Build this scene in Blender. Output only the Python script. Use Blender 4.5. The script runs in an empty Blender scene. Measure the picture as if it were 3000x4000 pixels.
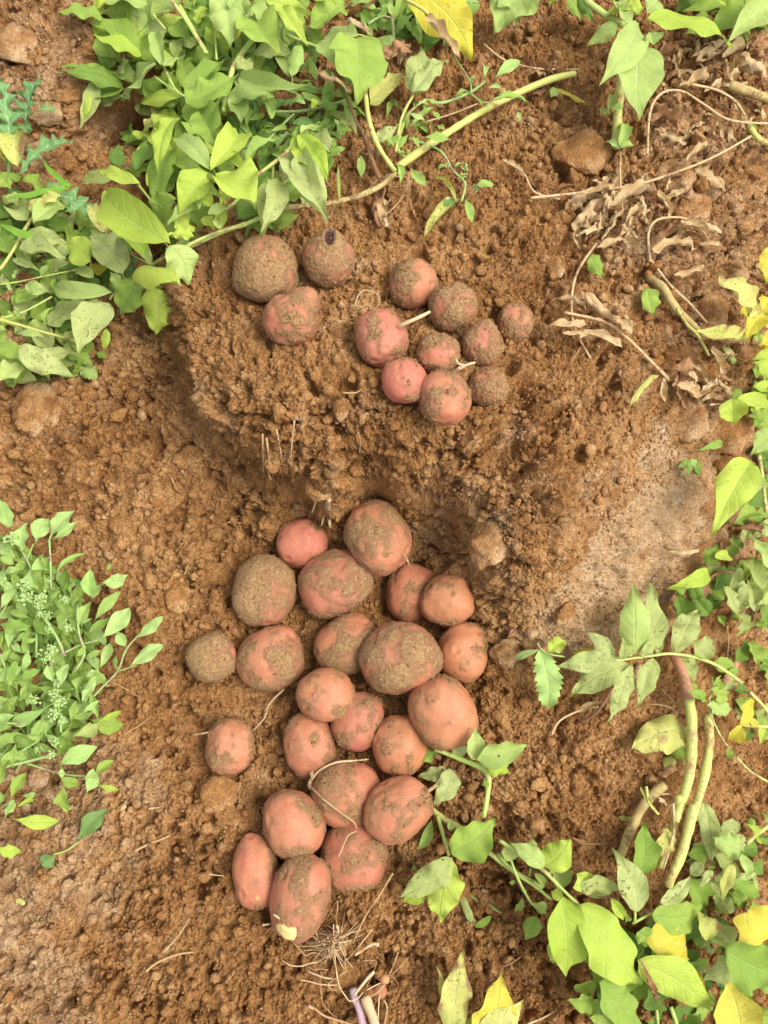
import bpy, math, random
import numpy as np
from mathutils import Vector, Matrix

SC = bpy.context.scene
COL = SC.collection

# ------------------------------------------------------------ camera, sky, sun, exposure
TILT = math.radians(14.0)
DIST = 1.06
CAM = np.array([0.0, -math.sin(TILT) * DIST, math.cos(TILT) * DIST])
FOVV = math.radians(58.0)
cam_d = bpy.data.cameras.new('camera')
cam_d.sensor_fit = 'VERTICAL'
cam_d.angle = FOVV
cam_d.clip_start = 0.02
cam_d.clip_end = 500
cam = bpy.data.objects.new('camera', cam_d)
COL.objects.link(cam)
cam.location = CAM
cam.rotation_euler = (TILT, 0, 0)
SC.camera = cam

SUN_EL, SUN_AZ = math.radians(60), math.radians(98)      # azimuth measured from +Y towards +X
world = bpy.data.worlds.new('World')
SC.world = world
world.use_nodes = True
wn = world.node_tree
sky = wn.nodes.new('ShaderNodeTexSky')
sky.sky_type = 'NISHITA'
sky.sun_disc = False
sky.sun_elevation = SUN_EL
sky.sun_rotation = SUN_AZ
sky.dust_density = 4.0
sky.ozone_density = 0.6
sky.air_density = 0.7
bg = wn.nodes['Background']
hs = wn.nodes.new('ShaderNodeHueSaturation')
hs.inputs['Saturation'].default_value = 0.35
wn.links.new(sky.outputs[0], hs.inputs['Color'])
wn.links.new(hs.outputs[0], bg.inputs[0])
bg.inputs[1].default_value = 0.15
sun_d = bpy.data.lights.new('sun', 'SUN')
sun_d.energy = 1.15
sun_d.angle = math.radians(26)
sun_d.color = (1.0, 0.95, 0.86)
sun = bpy.data.objects.new('sun', sun_d)
COL.objects.link(sun)
sdir = Vector((math.sin(SUN_AZ) * math.cos(SUN_EL), math.cos(SUN_AZ) * math.cos(SUN_EL), math.sin(SUN_EL)))
sun.rotation_euler = sdir.to_track_quat('Z', 'Y').to_euler()
sun.location = sdir * 5
SC.view_settings.view_transform = 'Standard'
SC.view_settings.look = 'None'
SC.view_settings.exposure = 1.07
SC.view_settings.gamma = 1.0

# ------------------------------------------------------------ numpy noise
def _hash(*k):
    h = np.zeros(np.broadcast(*k).shape, dtype=np.uint32) if len(k) > 1 else np.zeros_like(k[0], dtype=np.uint32)
    for i, a in enumerate(k):
        h = h ^ (np.asarray(a).astype(np.int64) & 0xffffffff).astype(np.uint32) * np.uint32([374761393, 668265263, 2147483647, 1274126177][i])
        h = (h ^ (h >> np.uint32(13))) * np.uint32(1274126177)
        h = h ^ (h >> np.uint32(16))
    return h.astype(np.float64) / 4294967296.0

def vn2(x, y, seed=0):
    ix, iy = np.floor(x), np.floor(y)
    fx, fy = x - ix, y - iy
    fx = fx * fx * (3 - 2 * fx); fy = fy * fy * (3 - 2 * fy)
    s = np.full_like(ix, seed)
    a = _hash(ix, iy, s); b = _hash(ix + 1, iy, s); c = _hash(ix, iy + 1, s); d = _hash(ix + 1, iy + 1, s)
    return (a * (1 - fx) + b * fx) * (1 - fy) + (c * (1 - fx) + d * fx) * fy

def fbm2(x, y, o=4, seed=0):
    r = 0; a = 0.5; t = 0
    for i in range(o):
        r = r + a * vn2(x + 17.3 * i, y - 9.1 * i, seed + i); t += a; x = x * 2.03; y = y * 2.03; a *= 0.5
    return r / t

def vn3(x, y, z, seed=0):
    ix, iy, iz = np.floor(x), np.floor(y), np.floor(z)
    f = [x - ix, y - iy, z - iz]; f = [q * q * (3 - 2 * q) for q in f]
    s = np.full_like(ix, seed); r = 0
    for dx in (0, 1):
        for dy in (0, 1):
            for dz in (0, 1):
                w = (f[0] if dx else 1 - f[0]) * (f[1] if dy else 1 - f[1]) * (f[2] if dz else 1 - f[2])
                r = r + w * _hash(ix + dx, iy + dy, iz + dz, s)
    return r

def fbm3(p, o=4, seed=0, fr=1.0):
    r = 0; a = 0.5; t = 0; q = p * fr
    for i in range(o):
        r = r + a * vn3(q[:, 0] + 3.7 * i, q[:, 1] + 7.1 * i, q[:, 2] - 5.3 * i, seed + i); t += a; q = q * 2.03; a *= 0.5
    return r / t

def lumps(x, y, s, seed, dens=0.75):
    """a layer of rounded clods of about size s: returns height in units of s"""
    x = x / s; y = y / s
    ix, iy = np.floor(x), np.floor(y)
    best = np.zeros_like(x)
    for dx in (-1, 0, 1):
        for dy in (-1, 0, 1):
            cx, cy = ix + dx, iy + dy
            s0 = np.full_like(cx, seed)
            jx = cx + _hash(cx, cy, s0); jy = cy + _hash(cx, cy, s0 + 1)
            r = 0.25 + 0.5 * _hash(cx, cy, s0 + 2) ** 1.5
            on = _hash(cx, cy, s0 + 3) < dens
            an = _hash(cx, cy, s0 + 4) * 6.283
            ux, uy = x - jx, y - jy
            ca, sa = np.cos(an), np.sin(an)
            vx = ux * ca + uy * sa; vy = (-ux * sa + uy * ca) * (1.0 + 0.5 * _hash(cx, cy, s0 + 5))
            d2 = (vx * vx + vy * vy) / (r * r)
            h = r * np.sqrt(np.clip(1 - d2, 0, 1)) * on
            best = np.maximum(best, h)
    return best

def blocks(x, y, s, seed):
    """broken angular crumbs of about size s, each with its own height and tilt"""
    x = x / s; y = y / s
    ix, iy = np.floor(x), np.floor(y)
    bd = np.full(x.shape, 9.0); out = np.zeros_like(x)
    for dx in (-1, 0, 1):
        for dy in (-1, 0, 1):
            cx, cy = ix + dx, iy + dy; s0 = np.full_like(cx, seed)
            ux = x - cx - _hash(cx, cy, s0); uy = y - cy - _hash(cx, cy, s0 + 1)
            d = ux * ux + uy * uy
            h = .55 * _hash(cx, cy, s0 + 2) + .7 * (ux * (_hash(cx, cy, s0 + 3) - .5) + uy * (_hash(cx, cy, s0 + 4) - .5)) - .38 * d
            out = np.where(d < bd, h, out); bd = np.minimum(bd, d)
    return out

def sstep(a, b, x):
    t = np.clip((x - a) / (b - a), 0, 1)
    return t * t * (3 - 2 * t)

# ------------------------------------------------------------ photo pixel (3000x4000) -> view ray
F = 2000.0 / math.tan(FOVV / 2)
RGT = np.array([1.0, 0, 0]); UPV = np.array([0, math.cos(TILT), math.sin(TILT)]); FWD = np.array([0, math.sin(TILT), -math.cos(TILT)])

def on_plane(u, v, z):
    d = RGT * (u - 1500) / F - UPV * (v - 2000) / F + FWD
    t = (z - CAM[2]) / d[2]
    return CAM + d * t

GP = [(100,100,.10),(400,100,.09),(250,350,.08),(150,600,.05),(450,300,.06),(600,480,.05),(380,600,.03),
(350,650,.02),(500,750,.04),(700,300,.05),(900,200,.06),(1200,200,.07),(1100,600,.09),(800,700,.06),(200,900,.02),(100,1200,.02),(300,1400,.03),
(600,1050,.07),(950,900,.12),(1300,1000,.135),(1700,1000,.14),(1500,1300,.145),(1100,1280,.14),(900,1150,.135),
(740,1150,.115),(630,1240,.05),(800,1400,.128),(650,1500,.03),(900,1600,.135),(760,1740,.025),(1060,1750,.138),(960,1890,.02),(1290,1860,.138),(1210,2010,.018),
(1530,1850,.136),(1490,1995,.014),(1480,2100,.0),(1800,1910,.13),(1700,2070,.012),(1950,2130,.11),(1800,2260,.008),(2040,2360,.075),(1880,2480,.008),(2090,2600,.04),
(2200,1500,.13),(2300,1800,.12),(2500,1700,.10),(2650,1750,.05),(2750,1900,.0),(2300,2200,.085),(2550,2100,.05),(2430,2420,.03),(2620,2350,-.03),
(2850,2000,-.05),(2850,2500,-.05),(2200,2570,.03),(2000,1700,.135),(2300,900,.12),(2700,700,.11),(2900,1000,.07),(2600,1300,.10),(2800,1400,.04),
(2900,1700,-.02),(2500,300,.09),(2000,200,.09),(2200,500,.11),(2900,200,.07),(2900,1150,.03),
(1300,2300,0),(1300,2700,0),(1400,3100,0),(1200,3400,.005),(900,2500,.01),(700,2200,.02),(500,1900,.03),(150,1750,.045),(150,1550,.05),(850,2900,-.004),
(800,3150,.02),(600,3000,.015),(600,2600,.02),(300,2600,.01),(200,2200,.02),(150,3300,.045),(400,3300,.035),(150,3800,.06),(700,3700,.03),(1200,3850,.02),
(1500,3600,.01),(1800,3400,.015),(1900,2900,.02),(2200,3100,.03),(2500,2900,.03),(2650,2700,.02),(2850,3100,-.03),(2700,3500,.0),(2300,3700,.02),
(2900,3900,.0),(1900,3900,.02)]
_C = np.array([list(on_plane(u, v, z)) for u, v, z in GP])
def _phi(r2): return -np.sqrt(r2 + .012 ** 2)
_n = len(_C)
_K = np.zeros((_n + 3, _n + 3)); _d2 = ((_C[:, None, :2] - _C[None, :, :2]) ** 2).sum(-1)
_K[:_n, :_n] = _phi(_d2) + np.eye(_n) * 2e-3; _K[:_n, _n] = 1; _K[:_n, _n + 1:] = _C[:, :2]; _K[_n:, :_n] = _K[:_n, _n:].T
_W = np.linalg.solve(_K, np.concatenate([_C[:, 2], np.zeros(3)]))

LEDGE = [(700,1200,1),(720,1450,1),(850,1700,1),(1000,1850,1),(1250,1920,1),(1500,1930,1),(1750,2000,.6),(1880,2200,.3),(1980,2400,.2),(2250,2000,0),(2200,1700,.3),(2350,2400,0),
 (500,1500,.2),(300,1700,0),(500,1000,0),(1300,1000,.3),(1800,1000,.1),(2300,900,0),(2700,1500,0),(2700,2200,0),(1300,2500,.3),(700,2500,0),(2200,2800,0),(200,200,0),(1500,3500,0)]
def macro(x, y):
    """the large shape of the ground: dug ridge, pit, furrow; rolls on as more field ridges outside"""
    x = np.atleast_1d(np.asarray(x, float)); y = np.atleast_1d(np.asarray(y, float))
    xc = np.clip(x, -0.56, 0.56); yc = np.clip(y, -0.68, 0.86)
    h = np.full(x.shape, _W[_n]) + _W[_n + 1] * xc + _W[_n + 2] * yc
    for i in range(_n):
        h = h + _W[i] * _phi((xc - _C[i, 0]) ** 2 + (yc - _C[i, 1]) ** 2)
    m_ = idw(LEDGE, x, y); e_ = (h - .018) / .118
    h = np.where((e_ > 0) & (e_ < 1.25), h * (1 - .6 * m_) + .6 * m_ * (.018 + .118 * sstep(.22, .78, e_) + .118 * np.maximum(e_ - 1, 0)), h)
    for hu, hv, hr, hd in ((470, 470, .036, .095), (600, 1010, .03, .04)):      # burrow-like hollows under the foliage
        q = on_plane(hu, hv, .04); h = h - hd * np.exp(-(((x - q[0]) ** 2 + (1.3 * (y - q[1])) ** 2) / hr ** 2) ** 2)
    out = np.hypot(np.maximum(np.abs(x) - 0.56, 0), np.maximum(np.abs(y - 0.09) - 0.77, 0))
    far = 0.04 + 0.06 * np.sin(x * 4.2 + y * 2.1)
    k = sstep(0.0, 0.5, out)
    return h * (1 - k) + far * k

def macro1(x, y): return float(macro(x, y)[0])

def idw(pts, x, y, zref=0.05, p=0.012):
    num = 0; den = 0
    for u, v, val in pts:
        q = on_plane(u, v, zref)
        w = 1.0 / (((x - q[0]) ** 2 + (y - q[1]) ** 2) + p * 0.1) ** 2
        num = num + w * val; den = den + w
    return num / den

DRY = [(2400,2200,.5),(2600,2000,.5),(2250,2450,.45),(2150,1600,.2),(2200,2050,.3),(2300,1750,.3),(2000,1000,.12),(2150,700,.15),(1900,1450,.12),(2500,800,.45),(200,100,.45),
(200,400,.45),(200,3300,.6),(380,3300,.4),(80,3500,.6),(100,1600,.3),(1000,700,.2),(1300,2500,0),(700,2000,.1),(500,2500,.0),(1000,1400,.12),(700,3600,.05),
(1300,3700,0),(2200,3000,0),(2050,2750,0),(2500,1000,.45),(1100,1300,.3),(400,1900,.15),(1850,2050,.35),(1900,2300,.1),(2700,1100,.4),(2700,2900,0.1),(2750,3300,0.1),(600,450,0.1),(1700,900,.1),(1600,1750,.15),(1950,200,.15)]
SMO = [(1250,1260,.6),(1150,1150,.5),(1450,1400,.5),(1600,1480,.6),(1750,1350,.5),(1480,1680,.2),(2400,2200,.95),(2600,2000,.9),(2250,2450,.8),(2150,1600,.2),(1150,1400,.45),(900,1200,.3),(2000,1400,.3),(1300,2500,.5),(700,2000,.0),(500,2500,.2),(850,1500,.0),
(700,3600,.0),(300,2900,.1),(1900,3000,.0),(2200,3000,.2),(1900,900,.35),(2100,500,.3),(200,200,.0),(480,450,.7),(400,3300,.3),(1500,1900,0),(1900,2100,.0),(1200,1850,0),(1750,2050,.1),(800,1600,0),(1400,1700,0),(1100,1700,0),(600,2450,.4),(500,2750,.4),(1000,3000,.4),(2600,1000,.1),(1500,3500,.2),(2800,3100,.6),(1900,1800,.15)]

SLAB = [(2540,1660),(2690,1720),(2800,1860),(2800,2060),(2720,2300),(2570,2500),(2260,2570),(2110,2470),(2200,2250),(2330,2110),(2440,1930),(2500,1790)]
SLABW = np.array([on_plane(u_, v_, .07)[:2] for u_, v_ in SLAB])
def slab(x, y):
    """1 on the compacted face of the ridge, with a broken edge"""
    x = x + .030 * (fbm2(x * 22, y * 22, 4, 311) - .5); y = y + .030 * (fbm2(x * 22, y * 22, 4, 312) - .5)
    ins = np.zeros(x.shape, bool); dd = np.full(x.shape, 9.0); n_ = len(SLABW)
    for i in range(n_):
        a, b = SLABW[i], SLABW[(i + 1) % n_]
        ins ^= ((a[1] > y) != (b[1] > y)) & (x < (b[0] - a[0]) * (y - a[1]) / (b[1] - a[1] + 1e-12) + a[0])
        t = np.clip(((x - a[0]) * (b[0] - a[0]) + (y - a[1]) * (b[1] - a[1])) / ((b - a) ** 2).sum(), 0, 1)
        dd = np.minimum(dd, np.hypot(x - a[0] - t * (b[0] - a[0]), y - a[1] - t * (b[1] - a[1])))
    return sstep(-.003, .005, np.where(ins, dd, -dd))

def graded(lo, hi, step, far, n_out):
    core = np.arange(lo, hi + step * .5, step)
    g = np.geomspace(step * 2, far, n_out)
    out = np.cumsum(g); out = out * (far / out[-1])
    return np.concatenate([lo - out[::-1], core, hi + out])
STEP = 0.0011
XS = graded(-0.56, 0.56, STEP, 12.0, 70)
YS = graded(-0.68, 0.86, STEP, 12.0, 70)
GX, GY = np.meshgrid(XS, YS)
POT_SPOTS = []      # filled by the potato list: (x, y, r) where the ground is pressed smooth

def micro(x, y):
    smo = idw(SMO, x, y)
    smo = np.clip(smo + 0.5 * (fbm2(x * 9, y * 9, 3, 91) - 0.5), 0, 1)
    for px, py, pr in POT_SPOTS:
        smo = np.maximum(smo, 0.85 * sstep(pr * 1.6, pr * .8, np.hypot(x - px, y - py)))
    sl_ = slab(x, y); smo = np.maximum(smo * (1 - sl_), .88 * sl_)
    a = 1 - 0.9 * smo
    y0 = y
    y = y + .8 * macro(x, y)          # keeps clods round on the steep bank
    wx = x + 0.010 * (fbm2(x * 45, y * 45, 3, 5) - .5) + .0035 * (fbm2(x * 210, y * 210, 2, 6) - .5)
    wy = y + 0.010 * (fbm2(x * 45, y * 45, 3, 15) - .5) + .0035 * (fbm2(x * 210, y * 210, 2, 16) - .5)
    h = 0.024 * (fbm2(x * 11, y * 11, 4, 1) - 0.5)
    rough = sstep(.35, .6, fbm2(x * 14, y * 14, 3, 61))
    wx = wx + .0022 * (fbm2(x * 520, y * 520, 2, 26) - .5); wy = wy + .0022 * (fbm2(x * 520, y * 520, 2, 36) - .5)
    h = h + a * sstep(.45, .7, fbm2(x * 7, y * 7, 2, 63)) * 0.30 * 0.060 * lumps(wx, wy, 0.060, 50, .5)
    h = h + a * rough * 0.62 * 0.034 * lumps(wx, wy, 0.034, 100, .5)
    h = h + a * rough * 0.52 * 0.024 * blocks(wx, wy, 0.024, 150)
    h = h + a * 0.40 * 0.015 * lumps(wx, wy, 0.015, 200, .6)
    clus = sstep(.30, .62, fbm2(x * 26, y * 26, 3, 67))
    h = h + a * clus * 0.85 * 0.011 * blocks(wx, wy, 0.010, 250)
    h = h + a * 0.42 * 0.0075 * lumps(wx + .003, wy, 0.0075, 300, .8)
    h = h + (.2 + .8 * a) * (.3 + .7 * clus) * 1.25 * 0.0054 * blocks(wx, wy + .002, 0.0050, 350)
    h = h + (0.4 + 0.6 * a) * 1.4 * 0.0032 * blocks(wx + .001, wy, 0.0030, 450)
    h = h + (0.5 + 0.5 * a) * 0.6 * 0.0026 * lumps(wx + .001, wy, 0.0026, 500, .6)
    b1 = np.abs(fbm2(x * 120, y * 120, 3, 21) - .5) * 2; b2 = np.abs(fbm2(x * 270, y * 270, 2, 23) - .5) * 2
    h = h + (.2 + .8 * a) * (0.009 * np.minimum(b1, .35) + .0045 * np.minimum(b2, .4))
    pit = sstep(.56, .74, fbm2(x * 70, y * 70, 4, 33))
    h = h - a * 0.018 * pit
    y = y0
    # scraped crust on the outer slope of the ridge: streaks running up-right
    st = idw([(2400,2200,1.),(2600,2000,1.),(2250,2450,1),(1300,2500,0),(1500,1500,0),(2200,1600,0),(2000,2900,0),(2900,1200,0),(1900,2200,0),(2700,2800,0)], x, y)
    ca, sa = math.cos(math.radians(52)), math.sin(math.radians(52))
    s = x * ca + y * sa; t = -x * sa + y * ca
    h = h + st * (0.016 * (fbm2(s * 20, t * 55, 5, 71) - .5) + 0.009 * (fbm2(s * 70, t * 110, 4, 73) - .5) - .006 * sstep(.035, 0, np.abs(fbm2(x * 12, y * 12, 3, 75) - .5)))
    gx = (macro(x + .004, y) - macro(x - .004, y)) / .008; gy = (macro(x, y + .004) - macro(x, y - .004)) / .008
    h = h - .004 * sl_
    return h / (1 + .03 * (gx * gx + gy * gy))

def mesh_from(name, V, Fq, mat=None, smooth=True, attrs=None, uv=None):
    me = bpy.data.meshes.new(name)
    V = np.asarray(V, dtype=np.float32); Fq = np.asarray(Fq, dtype=np.int32)
    k = Fq.shape[1]
    me.vertices.add(len(V)); me.vertices.foreach_set('co', V.ravel())
    me.loops.add(Fq.size); me.loops.foreach_set('vertex_index', Fq.ravel())
    me.polygons.add(len(Fq)); me.polygons.foreach_set('loop_start', np.arange(0, Fq.size, k, dtype=np.int32))
    if smooth: me.polygons.foreach_set('use_smooth', np.ones(len(Fq), dtype=bool))
    me.update(calc_edges=True)
    for an, av in (attrs or {}).items():
        if av.ndim == 2:
            a = me.attributes.new(an, 'FLOAT_VECTOR', 'POINT'); a.data.foreach_set('vector', av.astype(np.float32).ravel())
        else:
            a = me.attributes.new(an, 'FLOAT', 'POINT'); a.data.foreach_set('value', av.astype(np.float32))
    if mat: me.materials.append(mat)
    return me

def link(name, me, parent=None, loc=None):
    o = bpy.data.objects.new(name, me)
    COL.objects.link(o)
    if parent is not None: o.parent = parent
    if loc is not None: o.location = loc
    return o

def tag(o, label, cat, group=None, kind=None):
    o['label'] = label
    if cat: o['category'] = cat
    if group: o['group'] = group
    if kind: o['kind'] = kind
    return o

def empty(name, loc, label, cat, group=None):
    o = bpy.data.objects.new(name, None); COL.objects.link(o); o.location = loc; o.empty_display_size = .02
    return tag(o, label, cat, group)

def P(u, v, h=0.0):
    """the point at height h above the ground that is seen at photo pixel (u, v)"""
    z = 0.05 + h
    for _ in range(14):
        p = on_plane(u, v, z)
        z = 0.5 * z + 0.5 * (macro1(p[0], p[1]) + 0.006 + h)
    return on_plane(u, v, z)

def mpp(p): return float(np.dot(np.asarray(p) - CAM, FWD)) / F      # metres per photo pixel at p

# ------------------------------------------------------------ materials
def new_mat(name):
    m = bpy.data.materials.new(name); m.use_nodes = True
    nt = m.node_tree; b = nt.nodes['Principled BSDF']
    return m, nt, b
def N(nt, t, **kw):
    n = nt.nodes.new(t)
    for k, v in kw.items():
        if k in n.inputs: n.inputs[k].default_value = v
        else: setattr(n, k, v)
    return n
def noise(nt, co, scale, detail=4, rough=.6):
    n = N(nt, 'ShaderNodeTexNoise'); n.inputs['Scale'].default_value = scale; n.inputs['Detail'].default_value = detail; n.inputs['Roughness'].default_value = rough
    if co is not None: nt.links.new(co, n.inputs['Vector'])
    return n.outputs['Fac']
def ramp(nt, fac, stops):
    r = N(nt, 'ShaderNodeValToRGB'); e = r.color_ramp.elements
    while len(e) < len(stops): e.new(.5)
    for q, (p, c) in zip(e, stops): q.position = p; q.color = (*c, 1) if len(c) == 3 else c
    nt.links.new(fac, r.inputs[0]); return r.outputs[0]
def mixc(nt, f, a, b, mode='MIX'):
    m = N(nt, 'ShaderNodeMix', data_type='RGBA', blend_type=mode)
    for i, s in ((0, f), (6, a), (7, b)):
        if hasattr(s, 'is_linked'): nt.links.new(s, m.inputs[i])
        else: m.inputs[i].default_value = s if i == 0 else (*s, 1)
    return m.outputs[2]
def mth(nt, op, a, b=0.0, clamp=False):
    m = N(nt, 'ShaderNodeMath', operation=op, use_clamp=clamp)
    for i, s in ((0, a), (1, b)):
        if hasattr(s, 'is_linked'): nt.links.new(s, m.inputs[i])
        else: m.inputs[i].default_value = s
    return m.outputs[0]
def bump(nt, b, h, dist, strength=1.0, prev=None):
    n = N(nt, 'ShaderNodeBump'); n.inputs['Distance'].default_value = dist; n.inputs['Strength'].default_value = strength
    nt.links.new(h, n.inputs['Height'])
    if prev: nt.links.new(prev, n.inputs['Normal'])
    if b: nt.links.new(n.outputs[0], b.inputs['Normal'])
    return n.outputs[0]

def soil_material():
    m, nt, b = new_mat('soil')
    co = N(nt, 'ShaderNodeTexCoord').outputs['Object']
    at = N(nt, 'ShaderNodeAttribute', attribute_name='dry').outputs['Fac']
    n1 = noise(nt, co, 9, 5); n2 = noise(nt, co, 60, 5, .7); n3 = noise(nt, co, 420, 3, .7); n4 = noise(nt, co, 28, 4, .65)
    c = ramp(nt, mth(nt, 'ADD', mth(nt, 'MULTIPLY', n1, .5), mth(nt, 'MULTIPLY', n2, .5)), [(.35, (.205, .094, .032)), (.5, (.36, .182, .066)), (.64, (.52, .305, .130))])
    dryc = ramp(nt, n2, [(.3, (.35, .215, .105)), (.55, (.49, .33, .18)), (.72, (.61, .455, .285))])
    dm = mth(nt, 'ADD', at, mth(nt, 'MULTIPLY', mth(nt, 'SUBTRACT', n4, .52), 1.9))
    dm = mth(nt, 'MULTIPLY', mth(nt, 'SUBTRACT', dm, .22), 1.6, True)
    c = mixc(nt, dm, c, dryc)
    grain = ramp(nt, n3, [(.33, (.62, .55, .5)), (.5, (1, 1, 1)), (.68, (1.32, 1.34, 1.38))])
    c = mixc(nt, .75, c, grain, 'MULTIPLY')
    nt.links.new(c, b.inputs['Base Color'])
    b.inputs['Roughness'].default_value = 1.0; b.inputs['Specular IOR Level'].default_value = .04
    v1 = N(nt, 'ShaderNodeTexVoronoi'); v1.inputs['Scale'].default_value = 480; nt.links.new(co, v1.inputs['Vector'])
    h0 = bump(nt, None, v1.outputs['Distance'], -.0018, .8)
    h1 = bump(nt, None, n3, .0024, .9, h0)
    bump(nt, b, noise(nt, co, 1100, 2, .7), .0010, .8, h1)
    return m
SOIL = soil_material()
# ------------------------------------------------------------ potatoes: u, v, a, b (photo px / 1.8083), angle, dirt, pink, shape, label
POT = [
(574,572,67,67,0,.86,.3,'egg','large earth-caked potato under the foliage, leftmost of the three on the ridge'),
(709,562,56,56,0,.72,.5,'cone','potato with a dark rotten hole in its tip, beside the large earth-caked one'),
(636,678,64,70,-12,.50,.55,'pear','pear-shaped knobbly potato below the one with the rotten hole'),
(892,615,51,52,0,.52,.2,'o','round pale orange potato at the top of the ridge cluster'),
(979,663,51,49,20,.74,.45,'o','dusty potato touched by the tip of a white stolon'),
(823,731,55,62,10,.36,.95,'o','pink potato with a white stolon growing from its upper right'),
(945,765,46,42,0,.60,.55,'o','small half-muddy potato in the middle of the ridge cluster'),
(1041,745,45,46,-10,.62,.75,'cone','small potato with a caked pointed top, right of the cluster centre'),
(1114,696,37,42,0,.66,.5,'o','small dusty potato lying alone at the right end of the ridge cluster'),
(874,824,47,51,12,.24,1.0,'o','smooth bright pink potato at the lower left of the ridge cluster'),
(962,859,54,57,0,.42,.35,'o','lowest potato of the ridge cluster, orange with muddy blotches and a broken stolon'),
(1055,828,38,39,0,.68,.2,'egg','smallest brownish potato at the lower right of the ridge cluster'),
(654,1175,56,54,0,.26,.85,'crease','pink potato with a crease on its right side, below the hanging straw roots'),
(727,1257,82,70,24,.56,.75,'o','wide oval pinkish potato leaning under the topmost one of the pit pile'),
(818,1160,80,68,-62,.50,.35,'o','large oval potato at the very top of the pit pile'),
(570,1278,67,74,0,.80,.6,'o','potato with its left half thick with soil, at the left edge of the pit'),
(888,1280,66,54,70,.48,.4,'o','potato partly covered by a round clean orange one'),
(967,1296,57,54,0,.24,.0,'o','round clean orange potato on the right, resting over its neighbour'),
(458,1417,52,50,30,.80,.6,'o','small soil-covered potato lying alone furthest to the left'),
(585,1422,73,66,28,.48,.3,'o','oval potato with a grey mud patch, right of the small soil-covered one'),
(750,1390,72,62,28,.54,.25,'o','orange potato with a thick curved mud patch, in the middle of the pit'),
(865,1423,80,74,20,.66,.35,'o','largest round dusty potato in the pit, half of its skin dull with soil'),
(1000,1409,63,55,78,.26,.0,'o','clean orange potato on the right beside a pale clod'),
(773,1558,64,55,80,.52,.85,'o','dull pink potato sunk behind the small oval one'),
(701,1501,59,54,-6,.50,.15,'o','small oval orange potato lying on top of two others'),
(864,1613,66,60,75,.34,.1,'o','smooth orange potato with a dimple, left below the big round one'),
(956,1538,80,70,-66,.44,.1,'o','big round orange potato at the right edge of the pile above the shoot'),
(669,1611,69,57,-78,.36,.3,'o','upright oval potato whose lower end carries a root knot'),
(497,1613,51,60,0,.54,.35,'o','lone potato in a hollow on the left with a thin root sticking out'),
(749,1716,74,73,0,.52,.45,'o','round dusty potato crossed by a thin looping root'),
(859,1746,74,64,34,.46,.3,'o','potato with a stolon stub, lying against the green shoot'),
(635,1779,74,63,-62,.44,.4,'o','potato left of the root-crossed one, with scattered mud spots'),
(762,1848,71,68,0,.56,.6,'o','round brownish pink potato just above the root clump'),
(554,1887,78,52,-84,.40,.4,'o','tall narrow potato at the lower left of the pile'),
(647,1940,88,61,72,.56,.5,'o','long potato at the bottom of the pile with a skinned yellow patch'),
]
S = 3000 / 1659.0
POTS = []
for (u, v, a, b_, ang, dirt, pink, shp, lab) in POT:
    r = 0.5 * (a + b_) * S * 0.00030
    p = P(u * S, v * S, 0.62 * r)
    k = mpp(p) * S
    c = 0.5 * min(a, b_) * k + 0.5 * 0.5 * (a + b_) * k
    p = P(u * S, v * S, 0.62 * c)
    POTS.append([u, v, a * k, b_ * k, c * .93, ang, dirt, pink, shp, lab, p])
# raise the upper one wherever two lie over each other (later in the list lies on top)
UP = {14: 13, 17: 16, 24: (23, 27), 26: (25, 21), 21: 20, 34: (33, 32), 30: 29, 2: (0, 1), 10: 9, 5: 9, 4: 3, 25: 29, 27: 29, 31: 29}
for i, js in UP.items():
    for j in (js if isinstance(js, tuple) else (js,)):
        A, B = POTS[i], POTS[j]
        for _ in range(40):
            d = A[10] - B[10]
            need = 0.90 * 0.5 * (A[2] + A[3] + B[2] + B[3]) * .5 * 2 * .5
            need = 0.92 * ((A[2] + A[3]) / 2 + (B[2] + B[3]) / 2)
            if np.linalg.norm(d) >= need or A[10][2] - B[10][2] > 0.022: break
            A[10] = on_plane(A[0] * S, A[1] * S, A[10][2] + .0015)
for i_ in (5, 2, 11, 10, 9, 4): POTS[i_][10] = on_plane(POTS[i_][0] * S, POTS[i_][1] * S, POTS[i_][10][2] + .008)
for q in POTS: POT_SPOTS.append((q[10][0], q[10][1], 0.5 * (q[2] + q[3])))

# ------------------------------------------------------------ the ground, one sheet
GZ = np.zeros_like(GX)
for r0 in range(0, GX.shape[0], 200):
    sl = slice(r0, r0 + 200)
    GZ[sl] = macro(GX[sl].ravel(), GY[sl].ravel()).reshape(GX[sl].shape)
core = (np.abs(GX) < 0.75) & (np.abs(GY - .09) < 1.0)
GM = np.zeros_like(GX)
GM[core] = micro(GX[core], GY[core])
GM[~core] = 0.05 * (fbm2(GX[~core] * 9, GY[~core] * 9, 4, 1) - .5)
GM = np.where(core, GM, GM)
gyx = np.gradient(GM, YS, XS)
GH = GZ + GM
nr, nc = GX.shape
mg = np.gradient(GZ + 0.022 * 0, YS, XS)
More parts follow.
